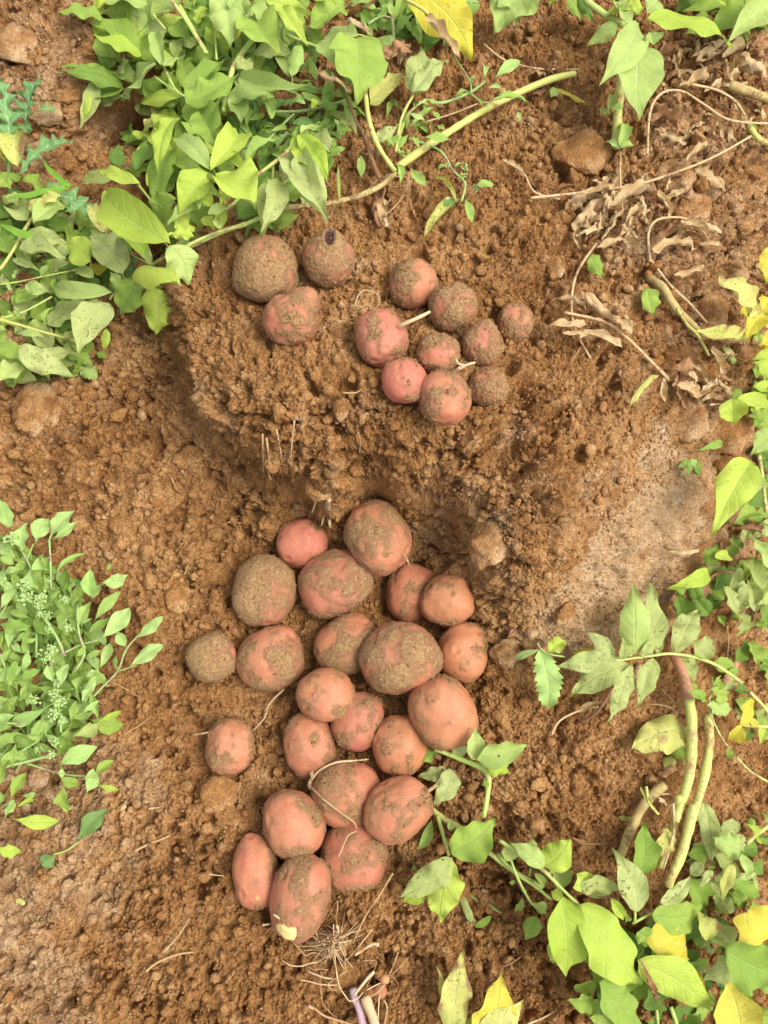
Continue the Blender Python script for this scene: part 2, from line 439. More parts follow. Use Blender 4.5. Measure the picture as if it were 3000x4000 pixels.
# push the crumbs out along the slope so that steep banks stay rugged
slope = np.clip(np.hypot(mg[0], mg[1]), 0, 2)
nz = 1 / np.sqrt(1 + mg[0] ** 2 + mg[1] ** 2)
OX = GX - mg[1] * nz * GM * core; OY = GY - mg[0] * nz * GM * core; GH = GZ + GM * np.where(core, nz, 1)
jag = 0.0035 * core
OX = OX + jag * (fbm2(GX * 130, GY * 130, 2, 51) - .5); OY = OY + jag * (fbm2(GX * 130, GY * 130, 2, 52) - .5)
dry = np.clip(idw(DRY, GX, GY), 0, 1)
dry[core] = np.maximum(dry[core], 0.85 * slab(GX[core], GY[core]))
I = np.arange(nr * nc).reshape(nr, nc)
Q = np.stack([I[:-1, :-1], I[:-1, 1:], I[1:, 1:], I[1:, :-1]], -1).reshape(-1, 4)
me = mesh_from('ground', np.stack([OX, OY, GH], -1).reshape(-1, 3), Q, SOIL, True, {'dry': dry.ravel()})
tag(link('ground', me), 'freshly dug brown soil of a potato ridge with a pit', None, None, 'structure')
me_ground = me
def macro1(x, y):
    ix = min(max(int(np.searchsorted(XS, x)) - 1, 0), nc - 2); iy = min(max(int(np.searchsorted(YS, y)) - 1, 0), nr - 2)
    tx = (x - XS[ix]) / (XS[ix + 1] - XS[ix]); ty = (y - YS[iy]) / (YS[iy + 1] - YS[iy])
    return float((GZ[iy, ix] * (1 - tx) + GZ[iy, ix + 1] * tx) * (1 - ty) + (GZ[iy + 1, ix] * (1 - tx) + GZ[iy + 1, ix + 1] * tx) * ty)

def gz(x, y):
    ix = np.clip(np.searchsorted(XS, x) - 1, 0, nc - 2); iy = np.clip(np.searchsorted(YS, y) - 1, 0, nr - 2)
    tx = (x - XS[ix]) / (XS[ix + 1] - XS[ix]); ty = (y - YS[iy]) / (YS[iy + 1] - YS[iy])
    return (GH[iy, ix] * (1 - tx) + GH[iy, ix + 1] * tx) * (1 - ty) + (GH[iy + 1, ix] * (1 - tx) + GH[iy + 1, ix + 1] * tx) * ty

for q in POTS:      # settle every potato on the finished soil
    m_ = np.hypot(GX - q[10][0], GY - q[10][1]) < .6 * q[4]
    dz = float(np.clip(np.median(GM[m_]) - .004, -.008, .02)); q[10] = on_plane(q[0] * S, q[1] * S, q[10][2] + dz)

def ico(n):
    import bmesh
    bm = bmesh.new(); bmesh.ops.create_icosphere(bm, subdivisions=n, radius=1)
    V = np.array([v.co[:] for v in bm.verts]); Fc = np.array([[v.index for v in f.verts] for f in bm.faces]); bm.free()
    return V, Fc
ICO = {n: ico(n) for n in (1, 2, 3, 4, 6)}

def potato_material():
    m, nt, b = new_mat('potato_skin')
    co = N(nt, 'ShaderNodeTexCoord').outputs['Object']
    dirt = N(nt, 'ShaderNodeAttribute', attribute_name='dirt').outputs['Fac']
    pink = N(nt, 'ShaderNodeAttribute', attribute_name='pink').outputs['Fac']
    peel = N(nt, 'ShaderNodeAttribute', attribute_name='peel').outputs['Fac']
    rot = N(nt, 'ShaderNodeAttribute', attribute_name='rot').outputs['Fac']
    n1 = noise(nt, co, 45, 4); n2 = noise(nt, co, 380, 4, .75); n3 = noise(nt, co, 900, 2, .7)
    a = mixc(nt, n1, (.48, .138, .058), (.63, .24, .120)); p = mixc(nt, n1, (.46, .078, .070), (.61, .165, .135))
    c = mixc(nt, pink, a, p)
    vo = N(nt, 'ShaderNodeTexVoronoi'); vo.inputs['Scale'].default_value = 230; nt.links.new(co, vo.inputs['Vector'])
    len_ = ramp(nt, vo.outputs['Distance'], [(.10, (1, 1, 1)), (.22, (0, 0, 0))])
    c = mixc(nt, mth(nt, 'MULTIPLY', len_, .30), c, (.66, .42, .27))
    c = mixc(nt, peel, c, (.80, .62, .22))
    # a thin film of dust everywhere, thick cakes where dirt is high
    dcol = ramp(nt, n2, [(.3, (.17, .095, .038)), (.5, (.27, .165, .070)), (.72, (.42, .275, .13))])
    film = mth(nt, 'MULTIPLY', mth(nt, 'ADD', mth(nt, 'MULTIPLY', dirt, .55), mth(nt, 'MULTIPLY', n2, .95)), .80, True)
    c = mixc(nt, mth(nt, 'MULTIPLY', film, mth(nt, 'SUBTRACT', 1.0, peel)), c, dcol)
    k = mth(nt, 'ADD', dirt, mth(nt, 'MULTIPLY', mth(nt, 'SUBTRACT', n2, .5), 1.15))
    cake = mth(nt, 'MULTIPLY', mth(nt, 'SUBTRACT', k, .41), 3.0, True)
    cake = mth(nt, 'MULTIPLY', cake, .88)
    c = mixc(nt, cake, c, dcol)
    c = mixc(nt, rot, c, (.05, .022, .018))
    nt.links.new(c, b.inputs['Base Color'])
    r = mth(nt, 'ADD', .52, mth(nt, 'MULTIPLY', cake, .42))
    nt.links.new(r, b.inputs['Roughness'])
    b.inputs['Specular IOR Level'].default_value = .3
    hh = mth(nt, 'MULTIPLY', cake, mth(nt, 'ADD', .25, mth(nt, 'MULTIPLY', n2, 1.4)))
    h1 = bump(nt, None, hh, .0012, .8)
    bump(nt, b, n3, .0006, .7, h1)
    return m
PSKIN = potato_material()

def potato(i, q):
    u, v, a, b_, c, ang, dirt, pink, shp, lab, p = q
    V, Fc = ICO[6]
    rg = np.random.RandomState(100 + i)
    off = rg.rand(3) * 50
    n = V.copy()
    r = 1 + 0.25 * (fbm3(n + off, 2, 1, 1.1) - .5) + 0.055 * (fbm3(n + off, 2, 9, 3.2) - .5)
    sh = rg.uniform(-.10, .10, 2); n[:, :2] *= 1 + sh * V[:, [1, 0]]
    # super-ellipsoid: potatoes are a little blunt
    n = n / (np.abs(n) ** 2.25).sum(1, keepdims=True) ** (1 / 2.25)
    eyes = rg.randn(5, 3); eyes[:, 2] = np.abs(eyes[:, 2]) * .7; eyes /= np.linalg.norm(eyes, axis=1, keepdims=True)
    for e in eyes:
        d = np.linalg.norm(V - e, axis=1); r = r - 0.028 * np.exp(-(d / .10) ** 2) + 0.015 * np.exp(-((d - .2) / .09) ** 2)
    rot = np.zeros(len(V)); peel = np.zeros(len(V)); dl = np.full(len(V), float(dirt))
    if shp == 'egg': n[:, :2] *= (1 - 0.20 * V[:, 1:2]); 
    if shp == 'cone':
        tip = np.array([0.05, .62, .75]); tip /= np.linalg.norm(tip); d = np.linalg.norm(V - tip, axis=1)
        r = r + 0.16 * np.exp(-(d / .45) ** 2) - 0.05 * np.exp(-((d - .8) / .3) ** 2)
        dl = dl + .35 * np.exp(-(d / .55) ** 2)
        if i == 1:
            hh = np.array([.10, .40, .90]); hh /= np.linalg.norm(hh); d2 = np.linalg.norm((V - hh) * np.array([1.35, .72, 1]), axis=1)
            r = r - 0.22 * np.exp(-(d2 / .20) ** 3) + .05 * np.exp(-((d2 - .3) / .08) ** 2); rot = sstep(.30, .17, d2 + .16 * (fbm3(V, 3, 5, 7) - .5))
    if shp == 'pear':
        n = V * np.array([.90, .80, .90]) + np.array([-.06, -.20, 0]); tip = np.array([.42, .78, .35]); tip /= np.linalg.norm(tip)
        d = np.linalg.norm(V - tip, axis=1); r = r + 0.50 * np.exp(-(d / .50) ** 2) - .10 * np.exp(-((d - .80) / .22) ** 2)
        for hx, hy in ((-.02, -.35), (.4, -.28)):
            hh = np.array([hx, hy, .9]); hh /= np.linalg.norm(hh); d2 = np.linalg.norm((V - hh) * [1, 1.4, 1], axis=1)
            r = r - 0.10 * np.exp(-(d2 / .16) ** 2); dl = dl + .4 * np.exp(-(d2 / .25) ** 2)
    if shp == 'crease':
        w = V[:, 0] - .45 - .18 * np.sin(V[:, 1] * 2.0); r = r - 0.07 * np.exp(-(w / .10) ** 2) * sstep(-.9, .2, V[:, 2]); pink = pink + .0
    if i == 34:
        hh = np.array([-.82, .05, .72]); hh /= np.linalg.norm(hh); d2 = np.linalg.norm((V - hh) * [1, .8, 1], axis=1)
        peel = sstep(.34, .26, d2 + .22 * (fbm3(V, 3, 5, 5) - .5)); dl = dl - .8 * peel
    if i == 33:
        hh = np.array([.55, .1, .8]); hh /= np.linalg.norm(hh); d2 = np.linalg.norm(V - hh, axis=1)
        peel = .45 * sstep(.10, .03, d2 + .08 * (fbm3(V, 3, 5, 9) - .5)); dl = dl - .5 * np.exp(-(d2 / .3) ** 2)
    m = fbm3(V + off, 4, 77, 1.5)
    m = (m - m.min()) / (m.max() - m.min())
    ridge = fbm3(V + off, 3, 17, 4.5)
    dirtf = np.clip(0.465 + (dl - .53) * 1.15 + (m - .5) * 1.15 + (ridge - .5) * .55, 0, 1)
    Vn = n * r[:, None]
    Vn = Vn * np.array([a, b_, c])
    cake = sstep(.42, .6, dirtf)
    grain = fbm3(Vn, 2, 3, 700.0) - .4
    Vn = Vn * (1 + (cake * (0.0012 * grain * 1.6 + .0005) / ((a + b_) / 2))[:, None])
    t = math.radians(ang); R = np.array([[math.cos(t), -math.sin(t), 0], [math.sin(t), math.cos(t), 0], [0, 0, 1]])
    Vn = Vn @ R.T
    # keep the shape's own axis along the line of sight of someone standing over the pit
    pk = np.clip(pink + .35 * (fbm3(V + off, 2, 41, 1.6) - .5) * 2, 0, 1)
    me = mesh_from('potato', Vn, Fc, PSKIN, True, {'dirt': dirtf, 'pink': pk, 'peel': peel, 'rot': rot})
    o = link('potato', me, None, p)
    grp = 'potatoes laid out on the ridge' if i < 12 else 'potatoes piled in the dug pit'
    tag(o, lab, 'potato', grp)
    # crumbs of soil stuck to the dirtiest skin
    w_ = np.clip(dirtf - .42, 0, 1) * (Vn[:, 2] > -.4 * c); ns = int(60 + 260 * float(dl.mean()))
    if w_.sum() > 0:
        k_ = rg.choice(len(Vn), ns, p=w_ / w_.sum()); Vb, Fb = ICO[1]
        rr_ = .00035 + .0010 * rg.rand(ns) ** 2.5
        Wv = Vn[k_][:, None, :] * (1 + .002) + (Vb[None] * (1 + .3 * rg.randn(ns, len(Vb), 1))) * rr_[:, None, None]
        Fs = Fb[None] + np.arange(ns)[:, None, None] * len(Vb)
        link('stuck_crumbs', mesh_from('stuck_crumbs', Wv.reshape(-1, 3), Fs.reshape(-1, 3), SOIL, False, {'dry': np.full(ns * len(Vb), .12)}), o)
    return o
POBJ = [potato(i, q) for i, q in enumerate(POTS)]
# ------------------------------------------------------------ loose crumbs and clods
def rock_variant(n, seed, amp=.35, fine=.12):
    V, Fc = ICO[n]
    r = 1 + amp * (fbm3(V + seed * 3.1, 2, seed, 1.5) - .5) * 2 + fine * (fbm3(V + seed, 2, seed + 5, 5.0) - .5) * 2
    V = V * r[:, None]; g = np.random.RandomState(seed)
    for _ in range(9):      # broken faces
        nn = g.randn(3); nn /= np.linalg.norm(nn); c = g.uniform(.55, .85); d = V @ nn
        V = V - np.outer(np.maximum(d - c, 0) * .9, nn)
    return V, Fc
def rand_rot(rg):
    q = rg.randn(4); q /= np.linalg.norm(q); w, x, y, z = q
    return np.array([[1-2*(y*y+z*z),2*(x*y-z*w),2*(x*z+y*w)],[2*(x*y+z*w),1-2*(x*x+z*z),2*(y*z-x*w)],[2*(x*z-y*w),2*(y*z+x*w),1-2*(x*x+y*y)]])

rg = np.random.RandomState(7)
variants = [rock_variant(2, k) for k in range(14)]
NC = 30000
cx = rg.uniform(-.60, .60, NC * 3); cy = rg.uniform(-.72, .90, NC * 3)
smo = np.clip(idw(SMO, cx, cy), 0, 1); cl = fbm2(cx * 16, cy * 16, 3, 222)
def steep(x, y):
    ix = np.clip(np.searchsorted(XS, x), 0, nc - 1); iy = np.clip(np.searchsorted(YS, y), 0, nr - 1)
    return np.clip(np.hypot(mg[0][iy, ix], mg[1][iy, ix]), 0, 3)
keep = rg.rand(NC * 3) / (1 + 1.2 * steep(cx, cy)) < np.clip((1.05 - smo) * (.25 + 1.9 * np.clip(cl - .35, 0, 1)), .05, 1)
for px, py, pr in POT_SPOTS: keep &= np.hypot(cx - px, cy - py) > pr * .75
cx, cy = cx[keep][:NC], cy[keep][:NC]
rad = 0.0012 + 0.0064 * rg.rand(len(cx)) ** 5
dryc = np.clip(idw(DRY, cx, cy) + .15 * rg.randn(len(cx)), 0, 1)
VV, FF, DD = [], [], []; base = 0
def scatter(x, y, rad, dr, kinds, g):
    """many crumbs at once: each a random variant, turned and squashed its own way"""
    global base
    n = len(x); Va = np.stack([k[0] for k in kinds]); Fa = kinds[0][1]
    q = g.randn(n, 4); q /= np.linalg.norm(q, axis=1, keepdims=True); w, a, b, c = q.T
    Rm = np.stack([1-2*(b*b+c*c), 2*(a*b-c*w), 2*(a*c+b*w), 2*(a*b+c*w), 1-2*(a*a+c*c), 2*(b*c-a*w), 2*(a*c-b*w), 2*(b*c+a*w), 1-2*(a*a+b*b)], -1).reshape(n, 3, 3)
    sc = rad[:, None] * np.stack([np.ones(n), .75 + .25 * g.rand(n), .6 + .3 * g.rand(n)], -1)
    W_ = np.einsum('nij,nvj->nvi', Rm, Va[g.randint(len(kinds), size=n)] * sc[:, None, :])
    W_ = W_ + np.stack([x, y, gz(x, y) + rad * .35], -1)[:, None, :]
    VV.append(W_.reshape(-1, 3)); FF.append((Fa[None] + base + np.arange(n)[:, None, None] * Va.shape[1]).reshape(-1, 3)); DD.append(np.repeat(dr, Va.shape[1])); base += n * Va.shape[1]
cs = slab(cx, cy); k_ = rg.rand(len(cx)) > cs * .85
scatter(cx[k_], cy[k_], rad[k_], dryc[k_], variants, rg)
# broken clods of every size between a thumbnail and a plum, sunk into the loose soil
big = []
for k in range(10):
    V, Fc = rock_variant(3, 40 + k, .45, .3); big.append((V * (1 + .10 * (fbm3(V * 1.0 + k, 2, k, 9.0)[:, None] - .5)), Fc))
hx = rg.uniform(-.58, .58, 2400); hy = rg.uniform(-.70, .88, 2400); s_ = np.clip(idw(SMO, hx, hy), 0, 1)
kk = (rg.rand(2400) < np.clip(.75 - 1.6 * s_, 0, 1) * sstep(.42, .6, fbm2(hx * 8, hy * 8, 2, 500))) & (slab(hx, hy) < .1)
for px, py, pr in POT_SPOTS: kk &= np.hypot(hx - px, hy - py) > pr * 1.15
hx, hy = hx[kk], hy[kk]
scatter(hx, hy, .0045 + .0085 * rg.rand(len(hx)) ** 2.6, np.clip(idw(DRY, hx, hy) + .2 * rg.randn(len(hx)), 0, 1), big, rg)
NF = 110000
fx = rg.uniform(-.60, .60, NF * 2); fy = rg.uniform(-.72, .90, NF * 2)
keep = rg.rand(NF * 2) / (1 + 1.5 * steep(fx, fy)) < np.clip((1.1 - np.clip(idw(SMO, fx, fy), 0, 1)) * (.2 + 1.6 * np.clip(fbm2(fx * 24, fy * 24, 3, 77) - .3, 0, 1)), .08, 1)
for px, py, pr in POT_SPOTS: keep &= np.hypot(fx - px, fy - py) > pr * .8
fx, fy = fx[keep][:NF], fy[keep][:NF]
fine = []
for k in range(16):
    V, Fc = ICO[1]; fine.append((V * (1 + .38 * (np.random.RandomState(k).rand(len(V), 1) - .5)), Fc))
scatter(fx, fy, .0007 + .0014 * rg.rand(len(fx)) ** 1.7, np.clip(idw(DRY, fx, fy) + .15 * rg.randn(len(fx)), 0, 1), fine, rg)
gx_ = rg.uniform(-.60, .60, 6000); gy_ = rg.uniform(-.72, .90, 6000); kk = rg.rand(6000) < .02 + .45 * np.clip(idw(DRY, gx_, gy_), 0, 1) ** 1.5
gx_, gy_ = gx_[kk], gy_[kk]
scatter(gx_, gy_, .0009 + .0022 * rg.rand(len(gx_)) ** 3, np.ones(len(gx_)), variants, rg)
# crumbs banked up against every potato, so that none meets the soil on a clean line
bx_, by_ = [], []
for px, py, pr in POT_SPOTS:
    a_ = rg.rand(150) * 6.283; r_ = pr * rg.uniform(.78, 1.22, 150); bx_.append(px + r_ * np.cos(a_)); by_.append(py + r_ * np.sin(a_))
bx_ = np.concatenate(bx_); by_ = np.concatenate(by_)
scatter(bx_, by_, .0010 + .0032 * rg.rand(len(bx_)) ** 3, np.clip(idw(DRY, bx_, by_), 0, 1), variants, rg)
me = mesh_from('soil_crumbs', np.concatenate(VV), np.concatenate(FF), SOIL, False, {'dry': np.concatenate(DD)})
tag(link('soil_crumbs', me), 'loose crumbs of brown soil scattered over the ridge and pit', 'soil crumbs', None, 'stuff')

CLODS = [  # u, v (source px), radius px, dryness, label
(1330,1600,42,.3,'small rounded soil clod on the ridge below the pear-shaped potato'),
(2175,1045,40,.5,'round pale clod beside the hanging dry root at the right'),
(2860,1085,66,.75,'pale tan clod half behind the yellow leaves at the right edge'),
(1985,2550,62,.55,'pale clod touching the clean orange potato at the right of the pile'),
(1925,2110,112,.45,'broken pale crusted clod at the upper right rim of the pit'),
(690,2330,66,.2,'smooth flat-topped clod left of the pit'),
(845,3090,92,.15,'large dark clod under the lone potato in the hollow'),
(895,3185,50,.15,'smaller clod tucked below the large dark clod'),
(270,3490,44,.8,'pale grey clod by the lower left edge'),
(45,3670,56,.95,'yellowish pale stone at the lower left edge'),
(200,3470,36,.5,'brown angular clod next to the pale grey clod'),
(190,3100,28,.9,'grey pebble between the green weed leaves at the left'),
(150,3025,48,.7,'flat grey-brown clod under the lower left weed stem'),
(2700,830,85,.4,'pitted pale clod among the dry leaves at the right'),
(2280,610,105,.2,'broad cracked clod beside the upright stem at the upper right'),
(2650,690,80,.5,'brown clod under the long dry stalk at the right'),
(2680,1640,80,.5,'large clod at the top of the outer slope'),
(2830,1700,95,.25,'dark brown clod in the furrow beside the round green leaf'),
(2850,1820,90,.3,'lumpy clod hanging over the furrow at the right'),
(170,430,70,.6,'pale ledge-like clod in the upper left soil'),
(60,180,90,.5,'large rough clod at the upper left corner'),
(180,760,70,.2,'dark clod behind the spiny leaves'),
(150,1620,110,.35,'broad smooth clod at the left edge under the wilted leaves'),
(90,2650,75,.0,'reddish crumbly clod lying among the weed stems'),
(2760,1230,95,.35,'wide brown clod below the pale tan one at the right'),
(1250,1900,60,.2,'crumbly clod on the bank above the straw roots'),
(470,2050,46,.15,'round clod in the loose soil left of the bank'),
(740,1780,52,.1,'knobbly clod at the foot of the bank'),
(2200,2400,50,.3,'lumpy clod at the foot of the outer slope'),
]
for k, (u, v, r, dr, lab) in enumerate(CLODS):
    p = P(u, v, 0); rr = r * 1.12 * mpp(p)
    V, Fc = ICO[4]
    rgk = np.random.RandomState(900 + k)
    r_ = 1 + .32 * (fbm3(V + k * 2.7, 3, k, 1.6) - .5) * 2 + .10 * (fbm3(V + k, 3, k + 3, 6.0) - .5) * 2
    for _ in range(12):
        nn = rgk.randn(3); nn /= np.linalg.norm(nn); c_ = rgk.uniform(.6, .9); d_ = V @ nn; V = V - np.outer(np.maximum(d_ - c_, 0) * .92, nn)
    fl = np.clip(V @ (lambda w: w / np.linalg.norm(w))(rgk.randn(3)), -1, .55)
    W_ = V * r_[:, None] * rr * np.array([1, .78 + .2 * rgk.rand(), .55])
    a = rgk.rand() * 6.28; R = np.array([[math.cos(a), -math.sin(a), 0], [math.sin(a), math.cos(a), 0], [0, 0, 1]])
    W_ = W_ @ R.T
    W_ += (fbm3(W_ + k, 3, 3, 180.0)[:, None] - .5) * 0.0050 * V
    me = mesh_from('soil_clod', W_, Fc, SOIL, True, {'dry': np.full(len(V), dr)})
    o = link('soil_clod' if dr < .9 else 'pebble', me, None, (p[0], p[1], macro1(p[0], p[1]) + rr * .08 + .004))
    tag(o, lab, 'clod' if dr < .9 else 'stone')
# ------------------------------------------------------------ leaf and stem builders
def leaf_material(name, c1, c2, under, vein, spots=.35, spotcol=(.13, .07, .02), trans=.32, rough=.62, dead=0.0, veinscale=7.0, netted=False):
    m, nt, b = new_mat(name)
    oi = N(nt, 'ShaderNodeObjectInfo').outputs['Random']
    geo = N(nt, 'ShaderNodeNewGeometry')
    tc = N(nt, 'ShaderNodeTexCoord').outputs['Object']
    uva = N(nt, 'ShaderNodeAttribute', attribute_name='luv').outputs['Vector']
    sp = N(nt, 'ShaderNodeSeparateXYZ'); nt.links.new(uva, sp.inputs[0])
    t, s = sp.outputs[0], sp.outputs[1]
    # different patterns on different leaves
    sh = N(nt, 'ShaderNodeVectorMath', operation='SCALE'); cmb = N(nt, 'ShaderNodeCombineXYZ')
    nt.links.new(oi, cmb.inputs[0]); nt.links.new(mth(nt, 'MULTIPLY', oi, 7.7), cmb.inputs[1]); nt.links.new(cmb.outputs[0], sh.inputs[0]); sh.inputs['Scale'].default_value = 13
    ad = N(nt, 'ShaderNodeVectorMath', operation='ADD'); nt.links.new(tc, ad.inputs[0]); nt.links.new(sh.outputs[0], ad.inputs[1])
    co = ad.outputs[0]
    n1 = noise(nt, co, 22, 3); n2 = noise(nt, co, 160, 3, .6)
    f = mth(nt, 'ADD', mth(nt, 'MULTIPLY', mth(nt, 'SUBTRACT', n1, .5), 1.6), mth(nt, 'ADD', .15, mth(nt, 'MULTIPLY', oi, .7)), True)
    top = mixc(nt, f, c1, c2)
    top = mixc(nt, mth(nt, 'MULTIPLY', mth(nt, 'SUBTRACT', n2, .45), .9, True), top, (c1[0] * .6, c1[1] * .65, c1[2] * .7))
    und = mixc(nt, f, under, tuple(q * .82 for q in under))
    c = mixc(nt, geo.outputs['Backfacing'], top, und)
    # veins: midrib and side veins running forward
    a = mth(nt, 'ABSOLUTE', s)
    mid = mth(nt, 'SUBTRACT', 1.0, mth(nt, 'MULTIPLY', a, 16.0), True)
    ph = mth(nt, 'FRACT', mth(nt, 'MULTIPLY', mth(nt, 'SUBTRACT', t, mth(nt, 'MULTIPLY', a, .22)), veinscale))
    d = mth(nt, 'ABSOLUTE', mth(nt, 'SUBTRACT', ph, .5))
    side = mth(nt, 'SUBTRACT', 1.0, mth(nt, 'MULTIPLY', d, 9.0), True)
    vn = mth(nt, 'MAXIMUM', mid, mth(nt, 'MULTIPLY', side, .75 if netted else .5))
    c = mixc(nt, mth(nt, 'MULTIPLY', vn, .9 if netted else .8), c, vein)
    if spots > 0:
        n3 = noise(nt, co, 330, 2, .5); n4 = noise(nt, co, 45, 3)
        k = mth(nt, 'ADD', n3, mth(nt, 'MULTIPLY', n4, .45))
        k = mth(nt, 'MULTIPLY', mth(nt, 'SUBTRACT', k, 1.02 - spots * .33), 9, True)
        c = mixc(nt, mth(nt, 'MULTIPLY', k, .8), c, spotcol)
    # splashed soil dust lying on the blade
    n6 = noise(nt, co, 75, 4, .7); k6 = mth(nt, 'MULTIPLY', mth(nt, 'SUBTRACT', n6, .56), 3.0, True)
    c = mixc(nt, mth(nt, 'MULTIPLY', k6, .5), c, (.34, .24, .12))
    if dead > 0:      # withered brown patches and rim
        n5 = noise(nt, co, 36, 4)
        k = mth(nt, 'MULTIPLY', mth(nt, 'SUBTRACT', mth(nt, 'ADD', n5, mth(nt, 'MULTIPLY', a, .12)), .74 - dead), 9, True)
        c = mixc(nt, k, c, (.36, .21, .10))
    nt.links.new(c, b.inputs['Base Color'])
    b.inputs['Roughness'].default_value = rough; b.inputs['Specular IOR Level'].default_value = .22
    hb = bump(nt, None, vn, -.0009, .7)
    hb = bump(nt, b, n2, .0012, .5, hb)
    tr = N(nt, 'ShaderNodeBsdfTranslucent'); tcol = mixc(nt, .5, c, (.9, 1.0, .25), 'MULTIPLY'); nt.links.new(tcol, tr.inputs[0])
    mx = N(nt, 'ShaderNodeMixShader'); mx.inputs[0].default_value = trans
    out = nt.nodes['Material Output']
    nt.links.new(b.outputs[0], mx.inputs[1]); nt.links.new(tr.outputs[0], mx.inputs[2])
    # a few insect holes, with a brown rim
    hn = mth(nt, 'ADD', noise(nt, co, 95, 1, .5), mth(nt, 'MULTIPLY', noise(nt, co, 14, 1), .35))
    hole = N(nt, 'ShaderNodeMath', operation='GREATER_THAN'); nt.links.new(hn, hole.inputs[0]); hole.inputs[1].default_value = .985
    tp_ = N(nt, 'ShaderNodeBsdfTransparent'); mh = N(nt, 'ShaderNodeMixShader'); nt.links.new(hole.outputs[0], mh.inputs[0]); nt.links.new(mx.outputs[0], mh.inputs[1]); nt.links.new(tp_.outputs[0], mh.inputs[2])
    nt.links.new(mh.outputs[0], out.inputs[0])
    return m
LM = {
 'b': leaf_material('leaf_bright', (.36, .49, .06), (.50, .61, .10), (.42, .52, .15), (.52, .64, .15), .25),
 'f': leaf_material('leaf_fresh', (.34, .46, .12), (.46, .57, .17), (.44, .52, .21), (.52, .64, .22), .15),
 'g': leaf_material('leaf_green', (.23, .36, .055), (.36, .48, .085), (.37, .45, .15), (.32, .46, .12), .3),
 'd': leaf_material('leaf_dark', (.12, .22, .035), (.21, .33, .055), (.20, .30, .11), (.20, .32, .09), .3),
 'p': leaf_material('leaf_pale', (.38, .45, .13), (.47, .53, .20), (.44, .49, .18), (.50, .57, .22), .50, rough=.65),
 'y': leaf_material('leaf_yellow', (.58, .50, .045), (.68, .61, .10), (.62, .57, .15), (.75, .72, .16), .35, dead=.02),
 'l': leaf_material('leaf_blotched', (.50, .52, .12), (.64, .62, .20), (.56, .56, .22), (.66, .66, .30), .5, dead=.13, rough=.7),
 't': leaf_material('leaf_dry', (.44, .29, .13), (.62, .46, .25), (.56, .40, .22), (.68, .53, .33), .35, (.16, .08, .03), trans=.12, rough=.85),
 'n': leaf_material('leaf_brown', (.26, .13, .055), (.38, .21, .10), (.34, .19, .10), (.42, .28, .15), .3, (.1, .05, .02), trans=.1, rough=.85),
 'k': leaf_material('weed_leaf', (.26, .41, .07), (.38, .52, .13), (.34, .50, .17), (.40, .56, .20), .12, veinscale=4),
 'q': leaf_material('weed_leaf_light', (.36, .55, .14), (.44, .60, .20), (.42, .57, .22), (.50, .66, .26), .12, veinscale=4),
 'a': leaf_material('grey_green_leaf', (.13, .24, .06), (.20, .32, .09), (.25, .35, .13), (.24, .36, .14), .3, (.04, .08, .03), veinscale=4),
 's': leaf_material('spiny_leaf', (.13, .30, .09), (.22, .42, .14), (.28, .42, .20), (.66, .76, .52), .0, veinscale=8, netted=True),
 'h': leaf_material('grass_blade', (.16, .36, .035), (.26, .46, .06), (.26, .42, .08), (.32, .50, .10), 0, veinscale=0),
}
def stem_material(name, c1, c2, patch=None, rough=.5):
    m, nt, b = new_mat(name)
    co = N(nt, 'ShaderNodeTexCoord').outputs['Object']
    n1 = noise(nt, co, 35, 4); n2 = noise(nt, co, 300, 3)
    c = mixc(nt, mth(nt, 'MULTIPLY', mth(nt, 'SUBTRACT', n1, .3), 2.2, True), c1, c2)
    if patch: c = mixc(nt, mth(nt, 'MULTIPLY', mth(nt, 'SUBTRACT', mth(nt, 'ADD', n1, mth(nt, 'MULTIPLY', n2, .5)), .77), 7, True), c, patch)
    nt.links.new(c, b.inputs['Base Color']); b.inputs['Roughness'].default_value = rough; b.inputs['Specular IOR Level'].default_value = .3
    bump(nt, b, n2, .0015, .5)
    return m
SM = {
 'g': stem_material('stem_green', (.34, .46, .10), (.48, .56, .17), (.30, .20, .09)),
 'y': stem_material('stem_yellow', (.40, .42, .10), (.55, .54, .17), (.32, .18, .07)),
 'c': stem_material('stem_weed', (.24, .38, .10), (.36, .48, .17), (.30, .12, .14)),
 'r': stem_material('stem_pinkish', (.38, .16, .09), (.52, .28, .16), (.28, .16, .07)),
 't': stem_material('stem_dry', (.46, .31, .15), (.62, .46, .26), (.25, .14, .06), .8),
 'n': stem_material('stem_brown', (.20, .10, .05), (.30, .16, .08), (.12, .07, .04), .85),
 'w': stem_material('root_white', (.52, .37, .20), (.66, .50, .30), (.38, .22, .10), .6),
 'o': stem_material('root_tan', (.36, .22, .10), (.52, .34, .17), (.26, .15, .06), .8),
 'v': stem_material('stolon_violet', (.48, .30, .34), (.62, .50, .50), (.36, .20, .12), .6),
 'm': stem_material('stem_muddy', (.30, .19, .08), (.55, .50, .18), (.22, .12, .05), .8),
}

